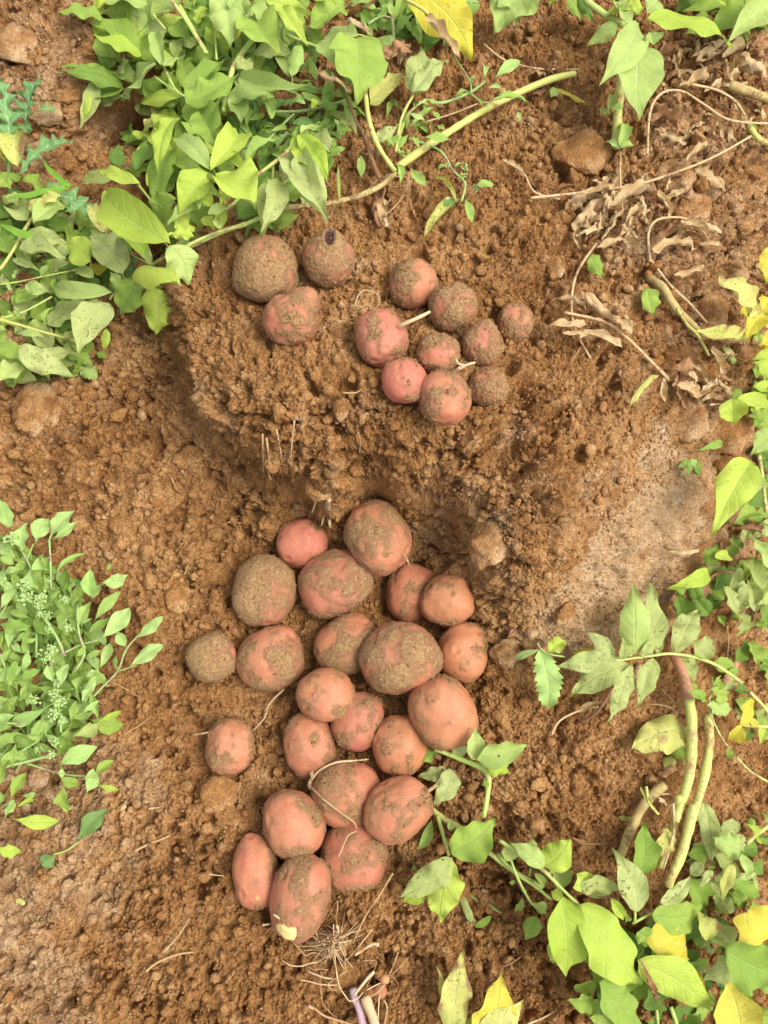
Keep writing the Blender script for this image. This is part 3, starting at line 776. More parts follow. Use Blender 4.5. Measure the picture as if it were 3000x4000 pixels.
def outline(kind, t, rg):
    if kind == 'c':                                   # fat-hen: rhombic with a long wedge base, a few teeth
        w = np.sin(np.pi * np.clip((t - .10) / .90, 0, 1) ** 1.0) ** 1.15 * .93 + .05
        tooth = .10 * np.maximum(0, np.sin(t * 26 + rg.rand() * 6)) * (t > .3) * (t < .75)
        return np.clip(w * (1 + tooth), .04, 1.2) * np.where(t > .985, .35, 1)
    if kind == 'e':                                   # narrow elliptic weed leaf
        return np.sin(np.pi * np.clip(t * .97 + .02, 0, 1)) ** .85 * .98 + .02
    if kind == 'h':                                   # grass blade
        return np.clip(np.minimum(1, (1 - t) * 2.2) ** .7, .03, 1)
    if kind == 's':                                   # deep spiny lobes
        ph = (t * 5.2 + .22 * np.sin(t * 9 + rg.rand() * 6) + rg.rand() * .4) % 1.0
        lob = np.where(ph < .65, ph / .65, (1 - ph) / .35)
        env = np.sin(np.pi * np.clip(t, 0, 1) ** .8) ** .6
        return env * (.22 + .85 * lob ** 1.5) + .03
    if kind == 'z':                                   # sharply toothed broad leaf
        return np.sin(np.pi * t ** .9) ** .6 * (.75 + .3 * ((t * 9) % 1.0)) + .02
    if kind == 't':
        return (np.sin(np.pi * np.clip(t, 0, 1) ** .85) ** .7) * (.85 + .12 * np.sin(t * 14 + rg.rand() * 6)) + .03
    w = np.sin(np.pi * np.clip(t, 0, 1) ** .74) ** .85     # potato leaflet: ovate with a drawn-out tip
    w = w * (1 - .42 * sstep(.55, .95, t)) + .02
    return w * (1 + .035 * np.sin(t * 21 + rg.rand() * 6))

def leaf_mesh(P0, P1, W, kind, rg, fold=None, arc=None, roll=None, curl=None, bend=None, mat=None, nu=None, nv=None, crumple=0.0):
    P0 = np.asarray(P0, float); P1 = np.asarray(P1, float)
    if nu is None: nu = 64 if kind in ('s', 'z') else (24 if kind in ('o', 't') else 14)
    if nv is None: nv = 13 if kind in ('o', 't', 's', 'z') else 7
    d = P1 - P0; L = np.linalg.norm(d) + 1e-9; X = d / L
    Z = np.array([0, 0, 1.0])
    if abs(X[2]) > .95: Z = np.array([0, 1.0, 0])
    Y = np.cross(Z, X); Y /= np.linalg.norm(Y); Z = np.cross(X, Y)
    roll = rg.uniform(-.35, .35) if roll is None else roll
    Y, Z = Y * math.cos(roll) + Z * math.sin(roll), Z * math.cos(roll) - Y * math.sin(roll)
    fold = rg.uniform(.08, .65) if fold is None else fold
    arc = rg.uniform(.03, .16) if arc is None else arc
    curl = (rg.choice([-1, 1]) * rg.uniform(.9, 1.9) if kind == 't' else rg.uniform(-1.0, .9)) if curl is None else curl
    bend = rg.uniform(-.10, .10) if bend is None else bend
    t = np.linspace(0, 1, nu); s = np.linspace(-1, 1, nv)
    T, S_ = np.meshgrid(t, s, indexing='ij')
    wl = outline(kind, t, rg); wr = wl if kind not in ('s', 'z', 't') else outline(kind, np.clip(t + .02 * rg.randn(), 0, 1), rg)
    w = np.where(S_ < 0, wl[:, None], wr[:, None])
    hw = W / 2 * w
    if abs(curl) < .05: curl = .05
    ang = curl * np.abs(S_) * (0.4 + .6 * np.sin(np.pi * T))
    y = hw * np.sign(S_) * np.sin(np.maximum(np.abs(ang), 1e-4)) / max(abs(curl), .05) / (0.4 + .6 * np.sin(np.pi * T))
    z = hw * (1 - np.cos(ang)) / abs(curl) * np.sign(curl) * 1.3
    z = z + fold * np.abs(y)
    f1, f2, p1, p2 = rg.uniform(1.5, 3.2), rg.uniform(1.5, 3.2), rg.rand() * 6, rg.rand() * 6
    wave = np.where(S_ < 0, np.sin(T * f1 * 6.28 + p1), np.sin(T * f2 * 6.28 + p2))
    z = z + .10 * W * wave * S_ ** 2 * (.5 + rg.rand())
    if kind == 'o': z = z + .022 * W * np.cos(6.283 * 7 * (T - .22 * np.abs(S_))) * np.abs(S_) * (1.15 - np.abs(S_))
    x = T * L
    sweep = .16 if kind == 's' else (.05 if kind == 'o' else 0)
    x = x + sweep * hw * np.abs(S_) * (1 - T * .5) * (2.0 if kind == 's' else 1)
    y = y + bend * L * 4 * T * (1 - T)
    z = z + arc * L * 4 * T * (1 - T) - arc * .25 * L * T ** 4
    if kind == 's': z = z + .10 * W * np.abs(S_) * (np.sin(T * 32) )
    if crumple > 0:
        q = np.stack([x.ravel(), y.ravel(), z.ravel() * 0], 1) / W * 2.2 + rg.rand(3) * 30
        cz = (fbm3(q, 3, rg.randint(999), 1.0) - .5).reshape(x.shape); cy = (fbm3(q + 9, 2, rg.randint(999), 1.0) - .5).reshape(x.shape)
        z = z + crumple * W * 1.6 * cz; y = y + crumple * W * .8 * cy; y = y * (1 - .35 * crumple)
    Vv = x[..., None] * X + y[..., None] * Y + z[..., None] * Z + P0
    I = np.arange(nu * nv).reshape(nu, nv)
    Q = np.stack([I[:-1, :-1], I[1:, :-1], I[1:, 1:], I[:-1, 1:]], -1).reshape(-1, 4)
    luv = np.stack([T, S_, T * 0], -1).reshape(-1, 3)
    return mesh_from('leaf', Vv.reshape(-1, 3), Q, mat, True, {'luv': luv})

def tube_mesh(pts, radii, mat, rg=None, seg=8, lumpy=.06, name='stem'):
    pts = np.asarray(pts, float); radii = np.asarray(radii, float)
    # smooth through the points (Catmull-Rom)
    out, rr = [], []
    n = len(pts)
    for i in range(n - 1):
        p0, p1, p2, p3 = pts[max(i - 1, 0)], pts[i], pts[i + 1], pts[min(i + 2, n - 1)]
        m = max(3, min(14, int(np.linalg.norm(p2 - p1) / 0.006)))
        for k in range(m):
            t = k / m
            out.append(.5 * ((2 * p1) + (-p0 + p2) * t + (2 * p0 - 5 * p1 + 4 * p2 - p3) * t * t + (-p0 + 3 * p1 - 3 * p2 + p3) * t ** 3)); rr.append(radii[i] * (1 - t) + radii[i + 1] * t)
    out.append(pts[-1]); rr.append(radii[-1]); out = np.array(out); rr = np.array(rr)
    if rg is not None: rr = rr * (1 + lumpy * rg.randn(len(rr)) + .12 * np.exp(-((np.arange(len(rr)) % 17 - 8) / 1.6) ** 2))
    tn = np.gradient(out, axis=0); tn /= np.linalg.norm(tn, axis=1, keepdims=True) + 1e-12
    u = np.array([0, 0, 1.0]); V = []
    for i in range(len(out)):
        u = u - tn[i] * np.dot(u, tn[i])
        if np.linalg.norm(u) < 1e-3: u = np.cross(tn[i], [1, 0, 0])
        u = u / np.linalg.norm(u); v = np.cross(tn[i], u)
        for k in range(seg):
            a = 6.28318 * k / seg; V.append(out[i] + rr[i] * (math.cos(a) * u + math.sin(a) * v))
    nr_ = len(out); F_ = []
    for i in range(nr_ - 1):
        for k in range(seg):
            F_.append([i * seg + k, i * seg + (k + 1) % seg, (i + 1) * seg + (k + 1) % seg, (i + 1) * seg + k])
    c0 = len(V); V.append(out[0] - tn[0] * rr[0] * .3); V.append(out[-1] + tn[-1] * rr[-1] * .3)
    for k in range(seg):
        F_.append([c0, (k + 1) % seg, k, k]); F_.append([c0 + 1, (nr_ - 1) * seg + k, (nr_ - 1) * seg + (k + 1) % seg, (nr_ - 1) * seg + (k + 1) % seg])
    V = np.array(V)
    tri = [f[:3] for f in F_[-2 * seg:]]; quads = F_[:-2 * seg]
    me = bpy.data.meshes.new(name); me.from_pydata(V.tolist(), [], quads + tri); me.polygons.foreach_set('use_smooth', [True] * len(me.polygons)); me.materials.append(mat); me.update()
    return me

LAYH = [.006, .022, .038, .056, .074, .09]
class Plant:
    """one plant: an Empty at its foot, stems and leaves as its parts"""
    def __init__(s, name, label, cat, tile, foot, seed, group=None, lift=0.0):
        s.x0, s.y0, s.k = tile; s.rg = np.random.RandomState(seed); s.lift = lift
        u, v = s.uv(*foot)
        s.o = P(u, v, 0); s.root = empty(name, s.o, label, cat, group); s.n = 0
    def uv(s, x, y): return s.x0 + x * s.k, s.y0 + y * s.k
    def tile(s, t): s.x0, s.y0, s.k = t; return s
    def stem(s, path, r, mat='g', h=.02, h1=None, name='stem', taper=.8, seg=8):
        h1 = h if h1 is None else h1
        n = len(path); hs = [h + (h1 - h) * i / (n - 1) for i in range(n)] if not isinstance(h, (list, tuple)) else h
        pts = [P(*s.uv(x, y), hh + s.lift) for (x, y), hh in zip(path, hs)]
        rad = [r * s.k * mpp(p) * (1 - (1 - taper) * i / (n - 1)) for i, p in enumerate(pts)]
        me = tube_mesh([p - s.o for p in pts], rad, SM[mat], s.rg, seg, name=name)
        o = link(name, me, s.root); return o
    def leaf(s, bx, by, tx, ty, w, c='g', lay=2, kind='o', name='leaf', **kw):
        rg = s.rg
        hb = LAYH[lay] + s.lift + rg.uniform(-.004, .004); ht = hb * rg.uniform(.55, 1.15)
        if 'hb' in kw: hb = kw.pop('hb')
        if 'ht' in kw: ht = kw.pop('ht')
        p0 = P(*s.uv(bx, by), hb); p1 = P(*s.uv(tx, ty), ht)
        W = w * s.k * mpp(p0) * {'c': 1.08, 'e': 1.35, 't': 1.25, 'o': 1.13}.get(kind, 1.15)
        cr = kw.pop('crumple', .55 if c in 't n' and kind == 't' else (.16 if c in ('p', 'l') else .05))
        me = leaf_mesh(p0 - s.o, p1 - s.o, W, kind, rg, mat=LM[c], crumple=cr, **kw)
        s.n += 1
        return link(name, me, s.root)
    def leaves(s, txt, kind='o', **kw):
        for ln in txt.replace('\n', ';').split(';'):
            q = ln.split()
            if len(q) < 5: continue
            v = [float(a) for a in q[:5]]; c = q[5] if len(q) > 5 else 'g'; lay = int(q[6]) if len(q) > 6 else 2
            k = q[7] if len(q) > 7 else kind
            s.leaf(*v, c, lay, k, **kw)
    def filler(s, poly, n, size, cols, lay=(0, 1), kind='o', aspect=.6, merge=False):
        """leaves lower in the plant, thrown inside a region of the photo"""
        made = []; rg = s.rg; px = [p[0] for p in poly]; py = [p[1] for p in poly]; m = 0
        while m < n:
            x = rg.uniform(min(px), max(px)); y = rg.uniform(min(py), max(py))
            c = False; j = len(poly) - 1
            for i in range(len(poly)):
                if (poly[i][1] > y) != (poly[j][1] > y) and x < (poly[j][0] - poly[i][0]) * (y - poly[i][1]) / (poly[j][1] - poly[i][1]) + poly[i][0]: c = not c
                j = i
            if not c: continue
            a = rg.rand() * 6.28; L = size * rg.uniform(.6, 1.25)
            o_ = s.leaf(x - math.cos(a) * L / 2, y - math.sin(a) * L / 2, x + math.cos(a) * L / 2, y + math.sin(a) * L / 2, L * aspect, cols[rg.randint(len(cols))], int(rg.choice(lay)), kind, roll=rg.uniform(-.7, .7))
            m += 1; made.append(o_)
        if merge:       # past a hundred leaves on one plant: the hidden small ones become one mass
            VV, QQ, LL, MI, mats = [], [], [], [], []; b0 = 0
            for o_ in made:
                me = o_.data; nv_ = len(me.vertices); v = np.zeros(nv_ * 3, np.float32); me.vertices.foreach_get('co', v)
                q = np.zeros(len(me.loops), np.int32); me.loops.foreach_get('vertex_index', q); l = np.zeros(nv_ * 3, np.float32); me.attributes['luv'].data.foreach_get('vector', l)
                if me.materials[0] not in mats: mats.append(me.materials[0])
                VV.append(v.reshape(-1, 3)); QQ.append(q.reshape(-1, 4) + b0); LL.append(l.reshape(-1, 3)); MI += [mats.index(me.materials[0])] * (len(q) // 4); b0 += nv_
                bpy.data.objects.remove(o_); bpy.data.meshes.remove(me)
            me = mesh_from('small_leaves', np.concatenate(VV), np.concatenate(QQ), None, True, {'luv': np.concatenate(LL)})
            for mm in mats: me.materials.append(mm)
            me.polygons.foreach_set('material_index', np.array(MI, np.int32)); link('small_leaves', me, s.root)['kind'] = 'stuff'

T2 = (0, 0, .5425); T3 = (700, 0, .7233); T4 = (0, 600, .5425); T5 = (2000, 3000, .6028); T7 = (1100, 3300, .3617)
R1 = (0, 0, .9042); R2 = (1500, 0, .9042); R7 = (1900, 2100, .6631); R8 = (1500, 3000, .9042); R6 = (0, 1800, .7686)
RR = (2100, 800, .7235); R5 = (600, 2700, .9042); R3 = (800, 800, .8439); R4 = (600, 1800, .9042); T6 = (0, 3000, .6631)
# ------------------------------------------------------------ the vegetation, plant by plant
GP_ = 'pulled potato haulm at the top left'
a = Plant('potato_plant', 'bushy pale green potato plant covering the top left corner above the dark hole', 'potato plant', T2, (1400, 600), 11, GP_)
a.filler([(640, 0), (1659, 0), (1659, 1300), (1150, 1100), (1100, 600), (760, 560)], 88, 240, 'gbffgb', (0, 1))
a.stem([(1200, -40), (1330, 130), (1480, 380)], 15, 'g', .07)
a.stem([(1100, 100), (1190, 210)], 10, 'g', .05); a.stem([(1545, 230), (1560, 430)], 10, 'g', .05)
a.stem([(1110, 550), (1240, 640), (1340, 700)], 9, 'g', .05); a.stem([(1180, 480), (1260, 640), (1340, 700)], 9, 'g', .06)
a.leaves('''740 130 410 90 130 g 2;1020 410 640 150 160 g 2;1020 400 660 250 110 b 3;1130 460 893 735 235 f 4;1325 705 985 780 150 b 3
880 620 430 510 140 d 2;860 560 440 470 90 g 1;895 640 620 750 180 g 2;890 690 660 760 70 p 3;700 570 570 930 110 p 2;640 680 600 860 60 b 2;1070 50 760 20 200 f 3
1310 0 1090 150 170 f 3;1200 200 1040 280 140 p 1;1400 240 1140 250 180 p 1;1180 480 1120 212 105 f 4;1180 480 1295 420 90 f 4
1342 750 1720 533 200 g 4;1320 690 1620 430 100 g 3;1300 700 1250 500 90 g 2;1440 740 1470 1000 190 g 2;1240 1080 1140 1540 190 g 2;1290 840 1150 1290 130 b 3
1220 820 1020 930 180 l 1;860 1210 860 1040 110 d 1;970 1220 1120 1000 120 d 2;1060 1340 1220 1180 80 b 2;1010 1330 715 1215 100 b 3;820 1290 580 1320 110 p 1;1150 1200 1010 1200 110 p 0
1060 0 860 -60 150 b 3;1240 420 1070 430 90 g 2;1360 300 1240 420 90 g 1;820 400 760 520 120 d 1;920 430 840 550 90 p 2;700 250 840 420 150 g 1''')
a.tile(R1)
a.leaves('870 495 945 645 150 g 4;800 405 978 250 90 g 3;1010 420 1060 400 60 p 2;1000 500 1060 560 60 g 1')
b = Plant('potato_plant', 'potato shoots crowding the top edge, with a big curled leaf over the weeds', 'potato plant', T3, (560, 300), 12, GP_)
b.filler([(0, 0), (900, 0), (820, 250), (400, 600), (0, 700)], 56, 180, 'gdfgbf', (0, 1))
b.stem([(0, 30), (80, 170), (150, 290)], 12, 'g', .06); b.stem([(420, 185), (330, 300), (280, 400), (240, 600)], 16, 'g', .05)
b.stem([(265, 470), (180, 600)], 12, 'g', .04); b.stem([(580, 190), (740, 250)], 9, 'g', .05)
b.stem([(1165, 925), (1070, 780), (1020, 620), (995, 370)], [15, 15, 15, 13][0], 'y', .03, .07)
b.leaves('''235 -20 278 258 190 f 4;350 -20 330 105 120 f 4;145 40 95 145 80 b 3;382 45 565 150 100 f 4;400 80 548 282 200 g 3;560 40 702 245 90 b 4
460 -10 730 80 90 b 4;640 5 848 20 60 b 4;895 10 690 150 170 g 3;960 200 972 552 290 g 5;750 235 935 420 120 f 4;960 180 760 220 110 f 5
330 415 703 458 100 f 4;265 560 515 512 120 f 3;300 500 340 665 100 f 3;400 290 612 300 100 p 2;310 370 402 330 80 p 3
520 960 440 1260 125 p 4;830 750 640 870 60 g 1;1030 560 1225 400 120 l 2;1060 760 1180 680 70 p 2;810 620 972 748 90 p 1
360 130 340 300 90 y 1;0 100 60 220 120 g 2;180 250 60 330 110 g 2;1010 370 1060 450 70 b 3''')
b.leaf(1265, 512, 1300, 258, 150, 'p', 3, fold=.05); b.leaf(1265, 512, 1455, 310, 110, 'p', 3); b.stem([(1170, 820), (1200, 640), (1265, 512)], 8, 'y', .03, .055)
b.leaf(1065, 225, 1180, 260, 75, 'f', 2); b.stem([(880, 175), (980, 190), (1065, 220)], 6, 'g', .05)
yl = Plant('potato_leaf', 'large yellow leaf with a tan withered patch hanging at the top centre', 'leaf', T3, (1300, 60), 13)
yl.leaf(1250, -60, 1588, 328, 240, 'y', 4, fold=.12, curl=-.4, arc=.04); yl.leaf(1330, 70, 1520, 300, 80, 't', 5, 't', crumple=.2, arc=.02, hb=.085, ht=.075); yl.stem([(1210, -10), (1300, 40), (1345, 75)], 11, 'y', .088, .086)

c = Plant('potato_plant', 'bright yellow-green rosette of leaves left of centre in the upper foliage', 'potato plant', R1, (900, 760), 14, GP_)
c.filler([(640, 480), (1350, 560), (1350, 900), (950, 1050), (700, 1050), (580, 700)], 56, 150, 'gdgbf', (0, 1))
c.stem([(1080, 800), (980, 900), (870, 890), (720, 960)], 8, 'g', .05); c.stem([(1330, 570), (1200, 690), (1090, 770)], 9, 'y', .06)
c.stem([(1180, 720), (1170, 800), (1110, 880)], 6, 'y', .05)
c.leaves('''905 735 735 605 90 f 4;930 765 1105 900 200 b 5;912 735 1025 575 110 b 4;905 750 770 920 130 b 5;960 700 1090 750 60 b 3;880 760 700 700 60 g 2
1270 600 1420 780 100 b 5;1250 650 1420 955 130 p 4;1180 790 1130 1020 115 p 3;1300 580 1385 560 50 f 4;1210 710 1280 790 60 p 3;1330 650 1430 620 100 p 2;1240 800 1300 850 90 g 1;900 860 860 1000 90 g 3
880 800 860 900 60 f 4;930 900 960 990 50 b 3;740 940 840 1000 90 b 4;760 860 660 960 120 g 2;1140 840 1190 780 60 g 3''')
c.stem([(1210, 890), (1210, 810), (1240, 780)], 9, 'g', .03)
e = Plant('potato_plant', 'drooping potato shoot ending in the pointed leaves above the caked potato', 'potato plant', T4, (1659, 540), 15, GP_)
e.stem([(1720, 520), (1500, 590), (1220, 730), (1060, 820), (880, 940), (790, 1050)], 13, 'g', .05, .055, taper=.6)
e.stem([(1170, 620), (1235, 700)], 7, 'g', .07, .05); e.stem([(1090, 800), (920, 715)], 6, 'g', .05); e.stem([(905, 905), (850, 830)], 6, 'g', .05); e.stem([(1000, 230), (1130, 390)], 9, 'g', .04); e.stem([(655, 790), (650, 860)], 9, 'y', .03)
e.filler([(650, 600), (1500, 600), (1400, 900), (1000, 1050), (650, 1000)], 22, 190, 'gdpg', (0, 1))
e.filler([(560, 420), (760, 500), (700, 900), (520, 700)], 8, 150, 'gdpg', (0, 1))
e.leaf(1215, 640, 750, 255, 285, 'b', 5, fold=.12, curl=.5, arc=.08, bend=.05)
e.leaf(1235, 660, 1350, 945, 215, 'f', 5, fold=.10, curl=-.4)
e.leaf(1290, 945, 1005, 985, 250, 'b', 5, fold=.05, curl=-1.3, arc=.18)
e.leaf(1120, 960, 1115, 1305, 235, 'b', 3, fold=.08, curl=-.5)
e.leaf(985, 915, 860, 1160, 240, 'g', 4, fold=.15)
e.leaf(775, 1080, 560, 1440, 240, 'p', 5, fold=.1, curl=.3, bend=-.08)
e.leaf(800, 995, 370, 938, 125, 'f', 5, bend=.10)
e.leaf(890, 860, 645, 545, 215, 'p', 4, fold=.18)
e.leaves('''1400 600 1205 590 120 b 4;655 780 458 650 190 b 4;1070 740 850 640 140 b 4;1100 785 1078 615 95 f 4;860 950 795 850 75 f 4;740 580 700 355 110 l 3;830 640 905 510 60 l 3
650 1060 765 1140 90 p 3;670 890 555 820 100 f 3;1460 390 1200 520 110 f 4;1540 350 1415 305 90 b 4;1580 545 1560 465 60 f 4;1180 430 1250 340 80 d 2;1440 480 1540 560 90 b 3;800 450 760 580 110 l 3;830 560 960 540 60 b 3
770 1260 745 1420 60 b 4;720 880 700 790 110 y 1;950 1060 1000 860 60 f 3;1500 440 1650 380 80 f 4;1420 420 1540 500 110 g 2''')
g = Plant('potato_plant', 'long bare cane of potato stem with drooping leaves above the rotten-tipped potato', 'potato plant', T3, (1150, 940), 16, GP_)
g.stem([(1165, 935), (1060, 1020), (850, 1090), (560, 1125), (500, 1150)], 16, 'm', .025, .04); g.stem([(560, 1125), (540, 1060), (560, 990), (600, 965)], 10, 'g', .045)
g.stem([(360, 1210), (240, 1250), (60, 1330)], 14, 'g', .04); g.stem([(500, 1150), (360, 1210)], 14, 'g', .04)
g.leaves('''655 730 805 982 110 b 5;635 845 802 1198 165 p 5;700 735 825 832 115 p 3;560 1105 655 1000 110 g 2;610 950 540 890 75 p 3;700 720 768 680 40 f 4
540 1110 500 1060 40 b 3;650 880 600 800 50 f 4;450 1000 480 920 70 g 2;700 720 520 850 60 g 1''')
cane = Plant('cut_haulm', 'thick bare yellow-green cane lying diagonally across the soil at the top centre', 'stem', R2, (100, 690), 17)
cane.stem([(60, 720), (250, 590), (470, 455), (700, 350), (825, 318)], 17, 'y', .03, .02, seg=12)
rb = Plant('uprooted_stem', 'dark brown dead stem with fibrous roots below the upper foliage', 'dead stem', T3, (1080, 970), 18)
rb.stem([(895, 500), (960, 660), (1000, 740)], 8, 'n', .05, .03); rb.stem([(1000, 740), (1040, 860), (1080, 960)], 13, 'n', .03)
for q in ([(1080, 960), (1000, 1040), (920, 1085)], [(1080, 960), (1230, 960), (1240, 1060), (1270, 1160)], [(1230, 1000), (1170, 1110), (1060, 1200)], [(1080, 970), (1150, 1010), (1220, 1000)], [(1110, 950), (1180, 930), (1290, 930)], [(1220, 1050), (1130, 1150), (1070, 1190)]):
    rb.stem(q, 4, 'o', .012, .006, name='root', seg=5)
rb.leaves('1085 1010 1100 1230 110 n 0 t;740 400 930 480 70 t 4 t;900 480 830 380 60 n 3 t;970 1140 985 1190 80 n 0 t;880 120 1040 190 60 t 4 t;1250 270 1090 320 100 n 3 t;1140 360 1100 440 70 n 3 t;930 20 905 60 60 n 4 t;1120 1170 1150 1240 60 t 1 t;1250 230 1180 350 70 t 3 t;600 400 730 300 50 n 2 t')

# --- wilted plants on the left
w = Plant('potato_plant', 'wilted potato plant with grey-green leaf undersides at the left edge', 'potato plant', T4, (40, 800), 21, GP_)
w.filler([(0, 300), (500, 350), (560, 800), (650, 1500), (300, 1659), (0, 1659)], 150, 200, 'dgpdg', (0, 1), merge=True)
w.stem([(0, 835), (80, 720), (180, 545), (275, 395)], 13, 'y', .06); w.stem([(-20, 1190), (160, 1240), (330, 1290), (530, 1340)], 15, 'y', .05, taper=.6)
w.stem([(20, 1185), (180, 1135), (375, 1030)], 9, 'g', .05); w.stem([(0, 942), (150, 920), (330, 880), (545, 838)], 7, 'g', .05); w.stem([(40, 1350), (240, 1430), (300, 1520)], 7, 'g', .06)
w.leaves('''245 500 497 378 160 f 5;220 410 475 300 140 l 4;205 490 75 400 180 p 3;190 570 490 640 120 p 4;150 700 470 740 160 p 4;20 600 80 730 140 g 2
90 760 282 838 70 p 3;190 940 355 990 95 f 3;380 900 480 1090 85 g 2;400 915 525 1000 70 a 2;490 780 370 870 70 p 3;345 800 290 900 50 f 3
350 1240 635 1070 190 p 2;110 1070 320 1010 100 g 2;220 1210 345 1275 70 f 3;155 1300 325 1325 55 f 4;130 1410 530 1600 190 p 4;300 1440 510 1430 120 p 3
0 1385 180 1490 110 g 3;0 1540 125 1500 80 p 3;0 1640 170 1530 150 f 4;215 1490 110 1670 90 g 2;600 1490 530 1590 60 g 2;420 1480 560 1440 70 p 2;540 1200 420 1300 90 d 1;330 1240 380 1100 60 g 3
60 600 0 480 130 g 1;120 330 10 380 90 p 2;40 1260 0 1290 60 f 3;140 1170 120 1090 40 f 3;60 930 90 1000 30 f 3;100 900 145 830 35 f 3;20 900 60 880 30 f 3;250 1400 320 1500 90 p 2;470 1350 540 1290 60 p 3''')
w.tile(T2); w.leaves('130 1200 150 905 190 l 4;160 1290 330 1370 110 g 3;330 1370 500 1400 60 g 3;0 1250 90 1365 100 g 3;60 1400 135 1480 90 p 3;0 1040 40 1170 60 y 2;150 1290 60 1240 70 g 3;0 1090 0 1010 60 b 2;0 1330 60 1300 70 g 2')
tp = Plant('weed_sprig', 'frilly pale leaf poking out of the soil at the foot of the wilted plant', 'weed', T4, (600, 1500), 22)
tp.leaf(575, 1520, 705, 1610, 120, 'f', 0, 'z', hb=.012, ht=.008, fold=.05); tp.leaf(690, 1440, 770, 1480, 50, 'g', 0, hb=.015, ht=.006); tp.stem([(575, 1440), (560, 1500), (590, 1530)], 5, 'y', .02, .01)
th = Plant('spiny_thistle', 'white-veined spiny thistle leaves at the left edge', 'thistle', T2, (60, 1200), 23)
th.leaf(60, 1090, 0, 560, 210, 's', 3, 's', fold=.2, curl=.2); th.leaf(190, 960, 268, 560, 200, 's', 3, 's', fold=.1, curl=.2); th.leaf(270, 790, 405, 790, 80, 's', 2, 's')
th.leaf(140, 1250, 530, 1018, 140, 's', 4, 's', fold=.5); th.leaf(360, 1310, 690, 1540, 190, 's', 2, 's', fold=.1, curl=.1); th.leaf(60, 1350, 190, 1440, 110, 's', 1, 's'); th.leaf(470, 1600, 530, 1570, 60, 's', 0, 's')
th.leaf(20, 1120, 140, 1180, 90, 's', 3, 's'); th.leaf(0, 1000, 30, 880, 90, 's', 2, 's'); th.stem([(60, 1350), (60, 1100), (20, 850)], 14, 'c', .02, .04)
th.tile(T4); th.leaf(930, 890, 965, 750, 110, 's', 2, 's'); th.leaf(1000, 870, 900, 880, 90, 's', 1, 's')
for (lab, pth, r, tl) in (('broad grass blade lying flat over the wilted plant at the left edge', [(0, 1430), (250, 1395), (500, 1350)], 38, T2),
                          ('narrow grass blade arching down beside the spiny leaves', [(310, 1150), (440, 1240), (505, 1345)], 26, T2),
                          ('grass blade under the wilted grey-green leaves at the left', [(0, 500), (150, 590), (330, 632)], 40, T4)):
    gb = Plant('grass_blade', lab, 'grass blade', tl, pth[0], 31, 'grass blades among the wilted leaves')
    (x0, y0), (xm, ym), (x1, y1) = pth
    gb.leaf(x1, y1, x0, y0, r * 1.3, 'h', 4, 'h', hb=.075, ht=.07, bend=.07, arc=.05, fold=.25, roll=.1, curl=.1)

# --- weeds between the potato plants at the top
wd = Plant('fat_hen_weed', 'slender dark weed growing through the middle of the upper foliage', 'weed', T3, (700, 560), 41, 'green weeds')
wd.stem([(500, 605), (660, 600), (800, 570), (900, 540)], 9, 'c', .03); wd.stem([(350, 800), (470, 760), (540, 690), (620, 615)], 7, 'c', .03); wd.stem([(540, 480), (620, 500), (700, 540), (800, 550)], 6, 'c', .04)
wd.stem([(1150, 80), (1160, 230)], 10, 'c', .03); wd.stem([(1020, 130), (1090, 90), (1150, 100)], 8, 'c', .03); wd.stem([(610, 400), (612, 480)], 4, 'c', .06)
wd.filler([(340, 560), (600, 480), (700, 330), (960, 440), (980, 560), (800, 860), (500, 860), (330, 760)], 120, 110, 'kkgka', (0, 1, 2), 'e', .28, merge=True)
wd.filler([(480, 620), (960, 560), (860, 900), (500, 960)], 20, 130, 'dg', (0,), 'o', .5)
wd.leaf(610, 410, 652, 236, 75, 'k', 5, 'e', fold=.1, hb=.085, ht=.095); wd.leaves('520 760 360 890 60 k 2 e;500 640 440 560 60 k 3 e;680 560 600 570 45 q 3 e;720 590 760 545 40 b 3 e;900 800 810 860 35 k 2 e;980 840 990 960 35 k 1 e;860 900 870 1110 14 k 1 e;660 500 780 560 30 k 3 e')
we = Plant('fat_hen_weed', 'wiry weed with paired narrow leaves right of the big curled leaf', 'weed', R2, (70, 690), 42, 'green weeds')
we.stem([(190, 430), (250, 445), (370, 400), (440, 350)], 7, 'c', .03); we.stem([(110, 600), (240, 650), (300, 740), (350, 790), (335, 870)], 6, 'c', .03)
we.stem([(110, 690), (60, 640), (100, 500), (180, 430)], 7, 'g', .03); we.stem([(370, 400), (420, 440), (460, 442)], 4, 'c', .035); we.stem([(300, 240), (370, 350), (375, 400)], 4, 'c', .035)
we.leaves('''465 350 592 262 48 q 3;455 440 628 438 46 k 3;165 592 282 602 42 k 3;350 850 382 966 38 k 2;385 800 476 798 40 k 2;310 855 262 915 50 a 1
60 705 72 792 34 k 2;110 725 188 805 42 k 2;430 350 435 285 24 q 3;440 380 505 415 26 q 3;380 360 390 330 25 q 3;370 390 310 420 24 k 2;100 560 215 460 30 k 2;130 540 80 500 30 k 2;110 580 60 650 28 k 2
120 590 150 640 24 k 3;230 540 262 560 24 k 2;200 480 240 520 22 k 2;75 580 10 640 40 k 2;90 640 110 690 28 k 2;240 460 180 430 22 k 3;100 490 180 520 25 q 3;60 460 100 560 25 k 1;230 740 270 710 18 k 2;300 720 340 705 18 k 2;400 420 430 460 14 k 2''', 'c')
we.filler([(0, 380), (170, 420), (230, 560), (100, 680), (0, 640)], 24, 55, 'kkq', (0, 1, 2), 'e', .28)
we.filler([(-100, -10), (380, -10), (340, 160), (100, 220), (-60, 200)], 60, 120, 'kdgk', (0, 1), 'e', .3)
